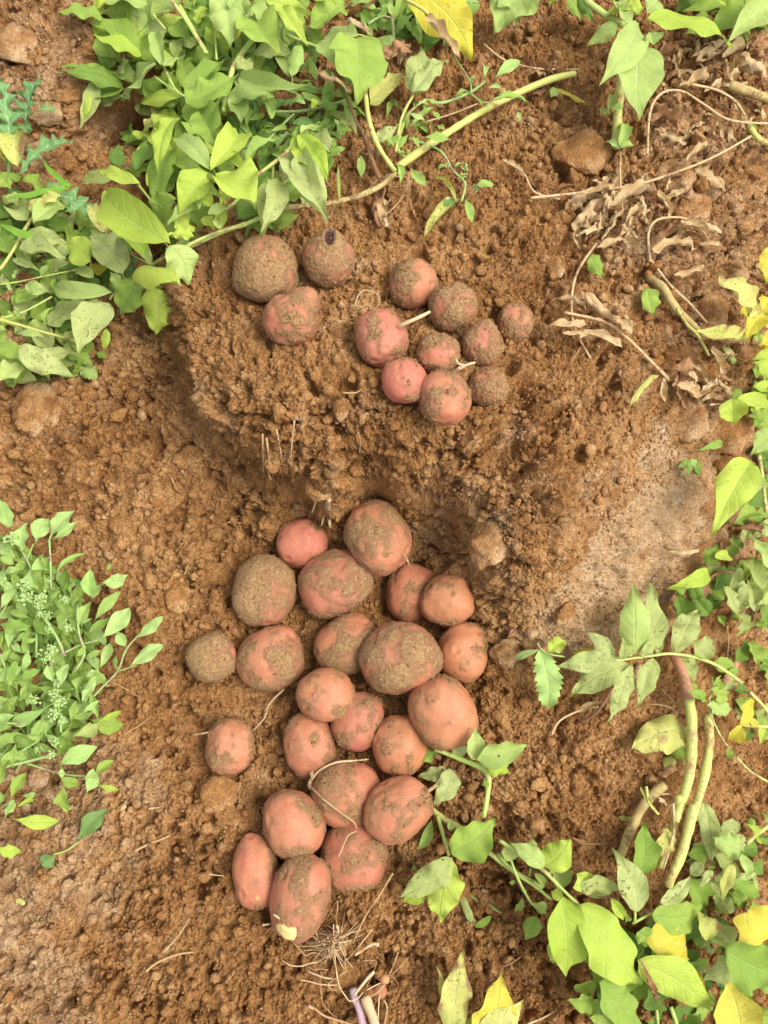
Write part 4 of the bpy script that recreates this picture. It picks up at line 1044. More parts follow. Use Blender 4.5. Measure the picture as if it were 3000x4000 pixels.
we.leaves('250 30 335 70 38 k 3;300 90 380 180 40 k 2;20 10 50 80 30 k 3;330 -10 410 10 26 q 3', 'e')
lf = Plant('potato_leaf', 'pale yellow shrivelled leaf hanging on the soil above the ridge cluster', 'leaf', R2, (300, 850), 43)
lf.leaf(312, 855, 172, 1030, 75, 'l', 1, 't', crumple=.3, fold=.2); lf.leaf(312, 860, 215, 765, 30, 'l', 1, 't', crumple=.3)
sl = Plant('weed_sprout', 'tiny green seedling leaf standing right of the long cane', 'weed', R2, (580, 520), 44); sl.leaf(580, 525, 577, 482, 14, 'q', 1, 'e'); sl.leaf(580, 525, 590, 505, 10, 'q', 1, 'e')
sl = Plant('weed_sprout', 'tiny green leaf caught under the end of the thick cane', 'weed', R2, (740, 400), 45); sl.leaf(755, 385, 720, 420, 30, 'f', 0, 'e')

# --- upper right
u = Plant('potato_plant', 'upright young potato shoot with pointed leaves at the upper right', 'potato plant', R2, (1000, 640), 51, 'potato plants at the top edge')
u.stem([(1002, 640), (1010, 480), (1025, 320), (1050, 150), (1060, 20)], 22, 'y', .01, .07, seg=12, taper=.7)
u.leaf(1105, 190, 1100, 518, 200, 'f', 4, fold=.10, bend=-.05); u.leaf(1100, 110, 933, 362, 125, 'f', 5, fold=.2, curl=-.3)
u.leaf(1130, 90, 1518, 195, 115, 'b', 5, fold=.1, bend=.05)
u.leaves('1010 105 880 198 75 f 4;1165 195 1150 135 72 f 5;1070 40 925 95 60 b 4;1190 10 1135 60 85 f 4;1060 120 1000 30 60 f 4;1110 60 1060 -20 60 b 4;1050 60 980 0 80 f 3')
u.leaves('975 490 925 468 35 f 2;965 480 972 400 32 f 2;985 480 1035 455 24 k 2;1018 645 1045 530 42 k 1;1018 645 962 607 26 q 1;1022 640 1080 628 24 k 1;1025 640 1060 600 20 k 1', 'e')
u.stem([(870, 0), (950, 60), (1040, 110)], 16, 'g', .06)
x = Plant('potato_plant', 'potato foliage cut off by the top edge, right of the big yellow leaf', 'potato plant', R2, (800, -30), 52, 'potato plants at the top edge')
x.leaves('620 -60 477 148 160 f 3;660 -40 560 110 110 f 3;800 -10 850 90 60 g 2;760 -30 720 20 60 b 3;840 -20 900 90 50 d 2;850 30 900 100 50 d 1;560 -20 490 30 80 f 3')
x2 = Plant('potato_plant', 'potato foliage in the top right corner', 'potato plant', R2, (1620, -20), 53, 'potato plants at the top edge')
x2.filler([(1250, -40), (1700, -40), (1700, 60), (1300, 40)], 8, 120, 'gf', (1, 2))
x2.leaves('1320 -20 1480 22 70 b 4;1560 0 1375 150 115 g 3;1720 20 1488 182 150 f 4;1480 -30 1290 50 80 g 2;1659 0 1520 10 100 f 3;1400 60 1300 150 80 g 2;1540 110 1560 190 50 g 1;1640 -30 1560 60 80 g 3')
x2.filler([(1280, -20), (1700, -20), (1700, 120), (1350, 120)], 10, 110, 'gd', (0, 1))
s1 = Plant('cut_haulm', 'thick green-yellow stem entering at the right edge of the dry litter', 'stem', R2, (1500, 370), 54); s1.stem([(1490, 365), (1570, 395), (1700, 440)], 24, 'm', .025, seg=12)
s2 = Plant('cut_haulm', 'short pale stem piece at the right edge below the thicker one', 'stem', R2, (1580, 550), 55); s2.stem([(1575, 540), (1620, 600), (1700, 640)], 15, 'y', .02, seg=10); s2.leaf(1570, 520, 1600, 600, 30, 'b', 0, 'e')

# --- dry litter on the right
d1 = Plant('dry_potato_haulm', 'withered brown potato haulm with crumpled leaves under the upright shoot', 'dry plant', R2, (1000, 850), 61, 'withered haulms')
d1.stem([(635, 855), (870, 830), (1100, 795), (1300, 730), (1440, 670), (1585, 588)], 6, 't', .02, .025); d1.stem([(1022, 650), (1020, 760), (1030, 900)], 5, 't', .02); d1.stem([(510, 690), (600, 745), (650, 830), (760, 860)], 5, 't', .015)
d1.filler([(760, 790), (1250, 760), (1260, 1030), (820, 1030)], 40, 100, 'tntt', (0, 1), 't', .35)
d1.leaves('''960 870 820 985 120 t 1;985 895 1160 815 100 t 1;1110 880 1060 1005 55 t 1;945 905 925 1005 34 t 1;1005 910 965 1000 30 t 0;870 830 800 900 80 t 0;1340 730 1480 825 70 t 0;1185 820 1240 955 55 t 1
860 840 1000 820 40 t 2;1020 900 1040 1010 30 t 1;520 690 610 760 28 t 0;740 830 820 800 24 n 0;900 900 830 1010 50 n 0;1000 850 900 930 70 n 1;1310 695 1415 620 40 t 1;1060 860 1180 880 40 n 0;640 790 680 850 30 n 0''', 't')
d2 = Plant('dry_potato_haulm', 'withered stalk looping round several curled tan leaves at the right', 'dry plant', R2, (1160, 1090), 62, 'withered haulms')
d2.stem([(1150, 1130), (1142, 1010), (1180, 950), (1280, 940), (1360, 965)], 6, 't', .02, .03); d2.stem([(1150, 1120), (1240, 1235), (1320, 1310), (1395, 1395)], 6, 't', .012)
d2.leaves('1285 950 1405 1035 65 t 2;1160 1085 1355 1065 65 t 2;1240 950 1190 1030 65 n 1;1300 965 1465 1005 42 t 2;1030 1030 1115 1090 50 t 2;910 1080 1030 1030 42 t 1;1250 1195 1390 1140 52 t 1;1250 1180 1330 1150 30 n 0;1360 1050 1460 1060 26 t 1;1300 1000 1370 1060 40 n 1', 't')
d3 = Plant('dry_potato_haulm', 'flattened dry compound leaf with grey-tan leaflets below the hanging root', 'dry plant', R2, (1140, 1548), 63, 'withered haulms')
d3.stem([(780, 1350), (950, 1390), (1050, 1460), (1140, 1548), (1230, 1640)], 7, 't', .015); d3.tile(RR); d3.stem([(540, 770), (640, 870), (710, 930)], 7, 't', .012); d3.tile(R2)
d3.leaves('870 1265 1015 1395 85 t 1;720 1305 875 1335 40 t 1;708 1405 890 1412 46 t 1;770 1440 905 1462 34 t 1;860 1430 1035 1505 52 t 1;995 1390 1065 1440 55 t 1;1040 1350 1068 1440 36 t 1;760 1215 815 1300 50 n 0;760 1340 860 1350 30 n 0', 't')
d3.tile(RR); d3.leaves('655 920 498 1090 55 l 2;680 935 692 1065 50 t 1', 't')
d4 = Plant('dry_potato_haulm', 'heap of curled dead leaves and stalks in the upper right corner', 'dry plant', R2, (1400, 400), 64, 'withered haulms')
d4.stem([(1138, 665), (1150, 480), (1205, 400), (1290, 395), (1380, 450), (1500, 520), (1700, 535)], 6, 't', .03); d4.stem([(1330, 365), (1440, 390), (1520, 440), (1560, 500)], 6, 't', .03)
d4.filler([(1180, 180), (1659, 160), (1659, 640), (1250, 640), (1120, 480)], 60, 85, 'tntt', (0, 1), 't', .4)
d4.leaves('''1330 265 1425 225 85 t 1;1200 245 1255 215 60 n 1;1460 255 1585 200 55 t 1;1540 240 1665 335 60 t 2;1480 270 1490 350 60 t 1;1270 385 1430 352 60 t 1;1150 500 1290 560 80 n 1;1165 560 1290 625 60 t 1;1385 490 1465 585 45 t 0;1240 400 1290 465 50 n 1
1215 350 1290 340 40 n 0;1440 400 1510 480 60 n 0;1600 280 1640 360 50 n 1;1440 230 1330 240 60 t 1;1560 330 1640 350 40 t 1;1340 520 1370 540 40 n 0;1490 350 1540 300 40 t 2;1590 200 1640 130 40 n 1;1200 470 1240 530 50 n 1''', 't')
d5 = Plant('dry_potato_haulm', 'brown dead leaves curled over the lip of the outer slope', 'dry plant', RR, (900, 1000), 65, 'withered haulms')
d5.filler([(720, 850), (1060, 760), (1060, 1080), (760, 1080)], 18, 110, 'ntn', (0, 1), 't', .4)
d5.leaves('''835 860 725 900 110 n 2;770 960 850 1060 95 t 1;840 850 930 965 50 t 1;935 760 985 965 60 t 2;985 965 870 1070 55 t 1;1045 1040 990 945 60 t 2;1060 860 1010 770 70 p 1;870 690 720 730 20 n 0
875 725 1140 745 60 n 1;1000 1040 860 1050 40 n 1;800 870 760 1000 60 n 0;1030 900 1000 830 50 n 0;980 1020 1040 930 50 n 1''', 't')
d5.leaf(845, 690, 1155, 705, 95, 'l', 3, 'o', crumple=.3, curl=.8)
d5.stem([(990, 935), (1040, 990), (1030, 1060), (930, 1080)], 7, 't', .025)
d6 = Plant('dead_leaves', 'small grey dead leaves scattered on the soil above the ridge cluster', 'dry leaves', R2, (480, 250), 66)
d6.stem([(430, 190), (520, 260), (620, 290), (700, 300), (840, 300)], 5, 't', .01); d6.stem([(185, 525), (300, 490), (405, 448)], 4, 't', .012)
d6.leaves('400 310 430 250 60 n 0;590 240 640 310 40 n 0;700 330 620 300 34 t 0;640 400 700 390 34 n 0;500 210 560 260 30 n 0;0 250 100 220 80 t 2;0 980 30 860 60 t 0;740 385 905 465 34 y 0;700 360 760 340 30 n 0;660 280 740 330 30 n 0;50 330 0 390 40 n 1;840 300 780 310 20 n 0', 't')
st = Plant('cut_haulm', 'half-buried green stem stump at the right with a stringy root', 'stem', RR, (700, 500), 67)
st.stem([(600, 395), (680, 450), (740, 550), (860, 670)], 24, 'm', [.004, .02, .02, .004], seg=12); st.stem([(755, 560), (800, 640), (860, 700), (925, 815)], 10, 'y', .03, .01, name='root')
gl = Plant('potato_leaf', 'small green leaf piece half buried beside the hanging dry root', 'leaf', RR, (330, 330), 68); gl.leaf(290, 268, 350, 398, 85, 'g', 0, curl=-.8, hb=.02, ht=.012)
gl = Plant('potato_leaf', 'torn green leaf lying left of the half-buried stem stump', 'leaf', RR, (600, 520), 69); gl.leaf(590, 450, 625, 600, 105, 'g', 0, curl=-.6, hb=.02, ht=.012)
gr = Plant('hanging_root', 'long dry root string running down the right of the ridge', 'root', R2, (830, 1300), 70)
gr.stem([(918, 1052), (835, 1175), (810, 1300), (825, 1420), (892, 1548)], 6, 't', .018, .006, name='root'); gr.tile(RR); gr.stem([(240, 760), (200, 820), (180, 865)], 3, 'o', .005, name='rootlet', seg=5); gr.stem([(185, 545), (205, 490)], 3, 't', .02, name='rootlet', seg=5); gr.stem([(230, 290), (215, 260)], 3, 't', .02, name='rootlet', seg=5)

# --- right edge
r1 = Plant('potato_plant', 'yellowing potato plant at the right edge', 'potato plant', RR, (1244, 640), 71, 'plants in the right furrow', )
r1.leaf(1190, 590, 958, 368, 150, 'l', 4, fold=.1); r1.leaf(1265, 230, 1235, 430, 110, 'y', 4)
r1.filler([(1180, 700), (1260, 600), (1260, 1250), (1130, 1150)], 14, 110, 'gdgb', (0, 1))
r1.leaves('1245 600 1130 740 110 y 4;1250 500 1185 610 100 y 3;1270 700 1195 760 80 y 3;1270 850 1152 840 90 b 3;1280 960 1160 850 130 b 4;1270 640 1190 640 90 y 4;1100 590 1170 560 70 y 2;1290 780 1200 770 70 y 3')
r1.stem([(1150, 520), (1190, 590), (1270, 640)], 10, 'y', .055)
r2 = Plant('potato_plant', 'potato plant with a big curled green leaf in the right-hand furrow', 'potato plant', RR, (1244, 1400), 72, 'plants in the right furrow', lift=.01)
r2.filler([(1120, 1500), (1260, 1200), (1260, 2200), (700, 2200), (960, 1850)], 46, 150, 'dgpdn', (0, 1))
r2.leaf(1155, 1395, 945, 1782, 190, 'b', 5, fold=.5, curl=-.6); r2.leaf(1170, 1400, 1040, 1600, 110, 'f', 5)
r2.leaves('''1050 1042 1062 1188 140 b 4;1070 1052 1260 1090 80 b 3;1260 1130 1140 1140 70 g 2;1270 1240 1152 1352 110 f 4;1180 1660 1065 1710 90 g 3;1270 1980 1140 1785 130 f 4;1220 2080 1100 1910 90 p 4
1180 2200 1130 2020 80 p 3;920 1975 712 2065 80 b 3;790 2110 708 2070 60 g 2;1000 2040 860 2110 140 g 1;1100 1960 1035 2090 55 p 3;1010 2060 1090 2212 70 p 3;960 1895 1055 1920 60 b 2;1244 1900 1180 1850 60 f 3;1270 2120 1190 2160 70 f 3;1250 1500 1190 1640 90 g 1;1060 1060 1090 990 60 g 2;1250 1180 1190 1200 60 g 2''')
r2.leaves('870 1860 700 1868 40 t 2 t;1010 1780 950 1900 70 n 1 t;1200 1760 1110 1740 90 n 2 t;1244 1700 1170 1720 70 n 1 t')
r2.stem([(1195, 1350), (1210, 1450), (1235, 1660)], 12, 'g', .06); r2.stem([(870, 2100), (950, 2000), (1100, 1980)], 8, 'n', .03)
sp = Plant('weed_sprout', 'small green seedling growing on the outer slope near the furrow', 'weed', RR, (830, 1330), 73, 'green weeds')
sp.leaves('850 1328 1002 1272 46 k 1 c;830 1380 800 1460 36 k 0 e;850 1370 872 1460 30 k 0 e;815 1375 760 1422 26 k 0 e;830 1370 850 1420 24 q 1 e')

# --- compound leaf on the foot of the outer slope
cl = Plant('potato_leaf', 'compound potato leaf lying underside up at the foot of the outer slope', 'leaf', R7, (1500, 850), 81)
cl.stem([(1505, 855), (1320, 735), (1110, 685), (950, 700), (740, 728)], 12, 'g', .04, .04, taper=.5, name='leaf_stalk')
cl.leaf(760, 722, 402, 762, 120, 'p', 3, name='leaflet', hb=.04, ht=.03); cl.leaf(745, 725, 598, 556, 130, 'p', 3, name='leaflet', hb=.04, ht=.035)
cl.leaf(835, 742, 492, 930, 185, 'p', 3, name='leaflet', hb=.04, ht=.03, fold=.05); cl.leaf(850, 745, 712, 1090, 125, 'p', 3, name='leaflet', hb=.04, ht=.03); cl.leaf(985, 710, 890, 1000, 120, 'p', 3, name='leaflet', hb=.04, ht=.03)
cl.leaf(872, 690, 868, 268, 165, 'f', 3, name='leaflet', hb=.04, ht=.05, fold=.05, bend=0); cl.leaf(1000, 680, 975, 260, 140, 'p', 3, name='leaflet', hb=.035, ht=.045)
cl.leaf(800, 712, 800, 588, 65, 'p', 3, name='leaflet', hb=.04); cl.leaf(940, 700, 962, 606, 80, 'p', 3, name='leaflet', hb=.04); cl.leaf(1010, 690, 1022, 585, 45, 'p', 3, name='leaflet', hb=.04)
cl.leaf(1110, 672, 1245, 430, 145, 'p', 3, name='leaflet', hb=.04, ht=.05); cl.leaf(1220, 690, 1335, 600, 130, 'p', 3, name='leaflet', hb=.04); cl.leaf(1140, 690, 1240, 855, 110, 'p', 2, name='leaflet', hb=.03); cl.leaf(1150, 650, 1200, 540, 90, 'p', 1, name='leaflet', hb=.025)
cl.leaf(860, 700, 830, 640, 60, 'p', 3, name='leaflet', hb=.038); cl.leaf(700, 700, 500, 680, 60, 'y', 1, name='leaflet', hb=.015, ht=.012)
tw = Plant('toothed_sprig', 'small sprig with one large saw-toothed leaf left of the compound leaf', 'weed', R7, (330, 670), 82)
tw.stem([(300, 625), (350, 680), (460, 702)], 6, 'c', .03); tw.leaf(312, 655, 360, 1008, 150, 'q', 1, 'z', fold=.3, hb=.03, ht=.015); tw.leaf(372, 682, 465, 605, 90, 'b', 2, 'z'); tw.leaf(305, 660, 168, 722, 38, 'q', 2, 'e'); tw.leaf(368, 695, 385, 755, 40, 'k', 1, 'e')
dt = Plant('dry_leaf_strip', 'brittle tan leaf strip with a brown twig below the compound leaf', 'dry leaf', R7, (540, 1030), 83)
dt.stem([(385, 1160), (430, 1080), (540, 1022), (660, 995)], 7, 't', .008); dt.leaf(540, 1025, 665, 975, 60, 't', 0, 't'); dt.stem([(550, 1088), (650, 1030), (745, 888)], 9, 'n', .008, .05, name='twig')

# --- thick cut stems on the right and their leaves
k1 = Plant('cut_haulm', 'thick pale cut stem with a pinkish end, left one of the lower right pair', 'stem', R7, (1090, 650), 84)
k1.stem([(1075, 640), (1150, 790), (1195, 960)], 31, 'r', .02, .035, seg=14, taper=1.08); k1.stem([(1193, 955), (1212, 1120), (1195, 1400), (1110, 1670)], 31, 'y', .036, .04, seg=14, taper=.95)
k1.tile(T5); k1.stem([(1085, 180), (1030, 450), (960, 640)], 28, 'y', .04, .01, seg=14); k1.tile(R7)
k1.stem([(1470, 740), (1400, 850)], 22, 'r', .02, seg=10, name='side_root')
for q in ([(1160, 1040), (1050, 990), (940, 980)], [(1150, 1000), (1090, 950), (1030, 890)], [(1420, 520), (1425, 640), (1415, 740)], [(1240, 1000), (1290, 1110)]): k1.stem(q, 4, 'o', .02, .01, name='root', seg=5)
k2 = Plant('cut_haulm', 'pale green-yellow cut stem without pink, right one of the lower right pair', 'stem', R7, (1310, 1040), 85)
k2.stem([(1300, 1040), (1315, 1200), (1285, 1400), (1215, 1659)], 30, 'y', .035, .05, seg=14); k2.tile(T5); k2.stem([(1180, 240), (1110, 520), (1040, 690), (1010, 770)], 34, 'y', .052, .045, seg=14)
k3 = Plant('cut_haulm', 'broken pale stem pointing down-left beside the pair of cut stems', 'stem', T5, (980, 110), 86)
k3.stem([(985, 110), (860, 230), (770, 400), (690, 600)], 34, 'm', .02, .02, seg=14); k3.leaves('1080 0 960 60 80 n 2 t;940 190 1005 245 40 t 2 t;830 120 940 290 46 l 2 t;900 400 1000 480 40 n 2 t;690 320 770 330 50 l 0 t;920 160 1030 165 20 t 2 t')
k3.stem([(1045, 230), (1045, 420), (980, 660)], 9, 't', .065, .04, name='stalk'); k3.stem([(870, 120), (890, 230), (950, 300)], 10, 'y', .045, name='stalk')
bl = Plant('potato_leaf', 'yellow blotched leaf tucked behind the thick cut stems', 'leaf', R7, (1170, 1130), 87); bl.leaf(1190, 1120, 848, 1250, 210, 'l', 1, curl=-.6, fold=.05)
bl.leaf(1170, 1240, 1055, 1260, 110, 'g', 0); bl.leaf(1100, 1290, 1050, 1380, 80, 'l', 0)
k4 = Plant('weed_sprig', 'sprig of small round and toothed green leaves right of the pinkish stem', 'weed', R7, (1300, 1000), 88, 'green weeds')
k4.stem([(1330, 820), (1330, 900), (1310, 1000), (1380, 1170), (1440, 1250)], 6, 'g', .05); k4.leaves('1330 900 1430 920 90 g 3;1330 890 1385 840 70 g 3;1300 990 1440 1000 95 f 3 z;1290 950 1178 905 65 g 3;1430 1230 1400 1300 50 g 2;1340 870 1320 820 40 f 3;1240 900 1180 860 50 g 2;1380 1000 1330 960 70 g 2')
k5 = Plant('potato_shoot', 'yellow-green sprig crossing the right edge beside the cut stems', 'potato plant', R7, (1659, 1110), 89)
k5.stem([(1700, 1115), (1560, 1110), (1500, 1100)], 12, 'g', .05); k5.filler([(1330, 420), (1659, 400), (1659, 1250), (1480, 1250)], 22, 120, 'dgpg', (0, 1))
k5.leaves('1500 1105 1575 950 95 y 3;1510 1110 1418 1185 95 y 3;1650 1130 1610 1210 70 b 3;1600 1110 1540 1040 40 y 3'); k5.stem([(1475, 1295), (1560, 1380), (1680, 1450)], 7, 'g', .03); k5.stem([(1550, 910), (1620, 980), (1680, 1060)], 12, 'y', .03)

# --- shoots in the lower right
l1 = Plant('potato_shoot', 'green shoot running out from under the potato with the stolon stub', 'potato plant', R5, (1200, 510), 91)
l1.stem([(1195, 505), (1260, 555), (1350, 605), (1440, 690)], 13, 'y', .025, .035); l1.stem([(1440, 690), (1560, 780), (1680, 850)], 11, 'g', .035)
l1.stem([(1215, 250), (1330, 295), (1440, 350), (1442, 450), (1425, 545)], 10, 'g', .035, taper=1.1); l1.stem([(1228, 540), (1250, 620), (1275, 710)], 9, 'g', .035)
l1.leaf(1285, 700, 1478, 552, 165, 'g', 4, fold=.1, hb=.055, ht=.05); l1.leaf(1290, 725, 1050, 890, 130, 'p', 4, curl=-.9, hb=.06, ht=.045); l1.leaf(1285, 735, 1235, 1008, 150, 'b', 2, hb=.05, ht=.03, fold=.05); l1.leaf(1180, 870, 1078, 912, 70, 'b', 1)
l1.leaves('1392 300 1388 155 72 f 3;1395 295 1618 235 105 f 3;1448 315 1535 345 80 b 3;1290 275 1360 248 75 p 2;1285 335 1212 492 105 p 1;1275 345 1140 370 60 p 1;1275 600 1290 560 30 f 3;1340 640 1280 650 30 l 3;1450 405 1420 400 30 g 3;1200 560 1145 685 36 k 1 e;1125 750 1132 812 22 k 0 e;1500 700 1590 700 60 f 3;1150 290 1230 270 60 g 1')
l1.leaf(1325, 865, 1385, 1015, 30, 'p', 0, 'e', arc=.2); l1.leaf(1385, 1018, 1462, 972, 28, 'g', 0, 'e', arc=.15); l1.leaf(1335, 868, 1505, 962, 16, 'f', 0, 'e', arc=.1); l1.leaf(1290, 355, 1318, 440, 24, 't', 0, 't')
l2 = Plant('potato_plant', 'vigorous bright green potato shoot with long pointed leaves at the lower right', 'potato plant', T5, (-60, 580), 92)
l2.stem([(-80, 470), (60, 560), (200, 660), (330, 790), (445, 900)], 13, 'g', .06, .085, taper=.8); l2.stem([(-90, 560), (20, 680), (140, 760), (250, 850)], 12, 'g', .04, .05); l2.stem([(-20, 560), (40, 720), (130, 880), (220, 940)], 9, 'g', .05)
l2.leaf(320, 820, 352, 1365, 245, 'b', 5, fold=.22, curl=.3, arc=.10, bend=0, hb=.10, ht=.07); l2.leaf(450, 890, 838, 1415, 300, 'b', 5, fold=.1, curl=-.4, hb=.095, ht=.07, bend=-.07, roll=-.25)
l2.leaf(440, 900, 630, 1425, 180, 'p', 4, fold=.1, hb=.085, ht=.05, roll=.3); l2.leaf(210, 640, -10, 485, 120, 'f', 4); l2.leaf(140, 560, 120, 448, 55, 'f', 4); l2.leaf(205, 640, 380, 455, 190, 'b', 5, fold=.1, hb=.07)
l2.leaves('''320 790 270 630 150 f 3;395 770 520 680 120 b 4;420 770 728 792 120 p 4;500 830 600 740 100 p 2;640 840 745 985 65 b 4;165 965 85 1115 120 g 2;70 850 15 930 46 k 2;150 680 210 775 50 k 3;105 690 125 670 40 g 3;220 930 130 875 70 f 3;330 840 250 800 70 b 4
240 1130 270 1270 80 g 1;430 1130 485 1270 110 g 1;20 740 -20 745 30 k 2;60 790 100 800 26 k 2;90 730 165 750 30 k 2''')
l3 = Plant('potato_plant', 'sprawling potato plant with green and yellow leaves filling the lower right corner', 'potato plant', T5, (1000, 1100), 93)
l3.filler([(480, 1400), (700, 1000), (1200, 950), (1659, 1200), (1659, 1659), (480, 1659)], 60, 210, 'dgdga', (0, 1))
l3.filler([(1250, 380), (1659, 300), (1659, 1000), (1350, 950)], 16, 150, 'gpdg', (0, 1))
l3.filler([(1150, 550), (1350, 500), (1600, 800), (1400, 1000), (1200, 800)], 24, 150, 'pnpg', (0, 1))
l3.stem([(780, 1010), (850, 970), (925, 935)], 10, 'g', .06); l3.stem([(795, 1000), (798, 940), (790, 860)], 10, 'g', .06); l3.stem([(1290, 1115), (1460, 1172), (1600, 1200)], 17, 'g', .06); l3.stem([(1520, 490), (1600, 420), (1700, 350)], 15, 'g', .05); l3.stem([(930, 1500), (950, 1700)], 12, 'g', .03); l3.stem([(1030, 1550), (1090, 1720)], 15, 'g', .06)
l3.leaf(820, 930, 652, 520, 170, 'p', 4, fold=.1, bend=-.08); l3.leaf(835, 700, 845, 352, 170, 'g', 3, fold=.15); l3.leaf(910, 950, 1238, 880, 190, 'g', 4, fold=.1); l3.leaf(960, 880, 1155, 690, 95, 'p', 5)
l3.leaf(880, 1070, 1150, 1230, 250, 'y', 4, fold=.05, curl=-.3); l3.leaf(1290, 1115, 1200, 930, 170, 'l', 4, crumple=.3); l3.leaf(1450, 1180, 1690, 860, 260, 'y', 5, fold=.05); l3.leaf(1390, 1175, 1760, 1330, 300, 'g', 5, fold=.1, hb=.10, ht=.09)
l3.leaf(1480, 1215, 1230, 1380, 190, 'p', 3); l3.leaf(1480, 1740, 1395, 1378, 290, 'y', 5, fold=.1, hb=.09, ht=.09); l3.leaf(815, 1255, 1298, 1585, 250, 'b', 5, fold=.15, hb=.085, ht=.07); l3.leaf(560, 1385, 840, 1700, 210, 'g', 4, fold=.1)
l3.leaves('''530 1500 358 1505 110 g 3;540 1380 400 1440 100 g 3;660 1670 500 1610 110 g 3;810 1060 945 1150 130 g 4;1100 1300 1280 1240 90 g 2;1240 210 1275 645 120 p 2;1490 520 1300 450 170 f 3;1480 560 1522 720 70 f 4;1435 620 1368 872 75 l 4
1425 745 1610 840 95 g 3;1300 660 1215 785 55 p 3;1290 740 1335 890 60 p 2;1010 390 915 610 120 l 2;1585 450 1525 365 60 b 4;1585 450 1622 495 40 b 4;1300 560 1400 640 120 p 1;1140 720 1240 900 150 g 2;1420 1150 1340 1000 120 p 2;1200 1320 1180 1460 90 y 2
860 1560 960 1400 120 d 2;600 1400 520 1280 80 g 2;760 960 740 1000 50 g 3;1550 900 1500 1000 90 p 1;830 1260 940 1500 50 n 5 t;830 1240 1040 1310 44 t 5 t;1290 1300 1200 1330 30 t 3 t;1280 1450 1260 1560 70 g 2;1659 870 1560 860 60 n 5 t''')
m1 = Plant('potato_leaf', 'pale yellow leaf standing at the bottom edge right of the roots', 'leaf', R8, (290, 1130), 94)
m1.leaf(285, 1140, 345, 783, 125, 'l', 2, fold=.1, bend=.03, hb=.03, ht=.05); m1.leaf(262, 1110, 228, 858, 55, 'l', 2, hb=.03, ht=.04)
m2 = Plant('potato_leaf', 'bright yellow leaf with a withered tip at the bottom edge', 'leaf', R8, (430, 1150), 95)
m2.leaf(415, 1170, 505, 885, 165, 'y', 2, fold=.1, bend=-.04, hb=.03, ht=.05); m2.leaf(410, 1160, 605, 1000, 120, 'l', 3, fold=.05, hb=.04, ht=.045); m2.leaf(360, 1150, 370, 1080, 34, 'b', 1, 'e')

# --- the fat-hen weed on the left
fh = Plant('fat_hen_weed', 'large bushy light green weed with flower clusters at the left edge', 'weed', R6, (60, 1480), 101, 'green weeds')
fh.filler([(0, 400), (300, 560), (520, 900), (480, 1350), (200, 1500), (0, 1540)], 340, 150, 'kkgdkq', (0, 1, 1, 2), 'c', .30, merge=True)
for q, r, h0, h1 in (([(262, 735), (256, 500), (250, 400)], 7, .04, .05), ([(-20, 1565), (130, 1530), (290, 1490)], 9, .03, .03), ([(330, 990), (290, 900), (220, 790), (140, 690), (120, 640)], 9, .05, .06), ([(380, 1070), (430, 980), (400, 870), (395, 740)], 8, .05, .06),
        ([(420, 1260), (520, 1150), (600, 1065), (640, 960), (710, 880)], 6, .03, .04), ([(310, 1380), (300, 1270), (250, 980)], 7, .05, .06), ([(600, 1070), (690, 1040)], 4, .04, .04), ([(130, 1535), (270, 1580), (380, 1600), (500, 1600)], 5, .025, .03), ([(0, 980), (60, 1140)], 6, .04, .04),
        ([(60, 370), (100, 440), (150, 530), (190, 650)], 6, .045, .04), ([(0, 1330), (140, 1330), (240, 1250), (330, 1200)], 6, .04, .05), ([(300, 990), (400, 940), (500, 910)], 6, .05, .05), ([(100, 620), (40, 720), (0, 790)], 5, .045, .04), ([(240, 1420), (400, 1390), (470, 1340)], 5, .035, .035), ([(0, 1770), (60, 1720)], 4, .02, .03), ([(170, 420), (140, 500)], 4, .05, .05), ([(185, 870), (185, 1000)], 7, .04, .05), ([(0, 1490), (60, 1500), (200, 1420)], 7, .03, .03)):
    fh.stem(q, r, 'c', h0, h1, seg=6)
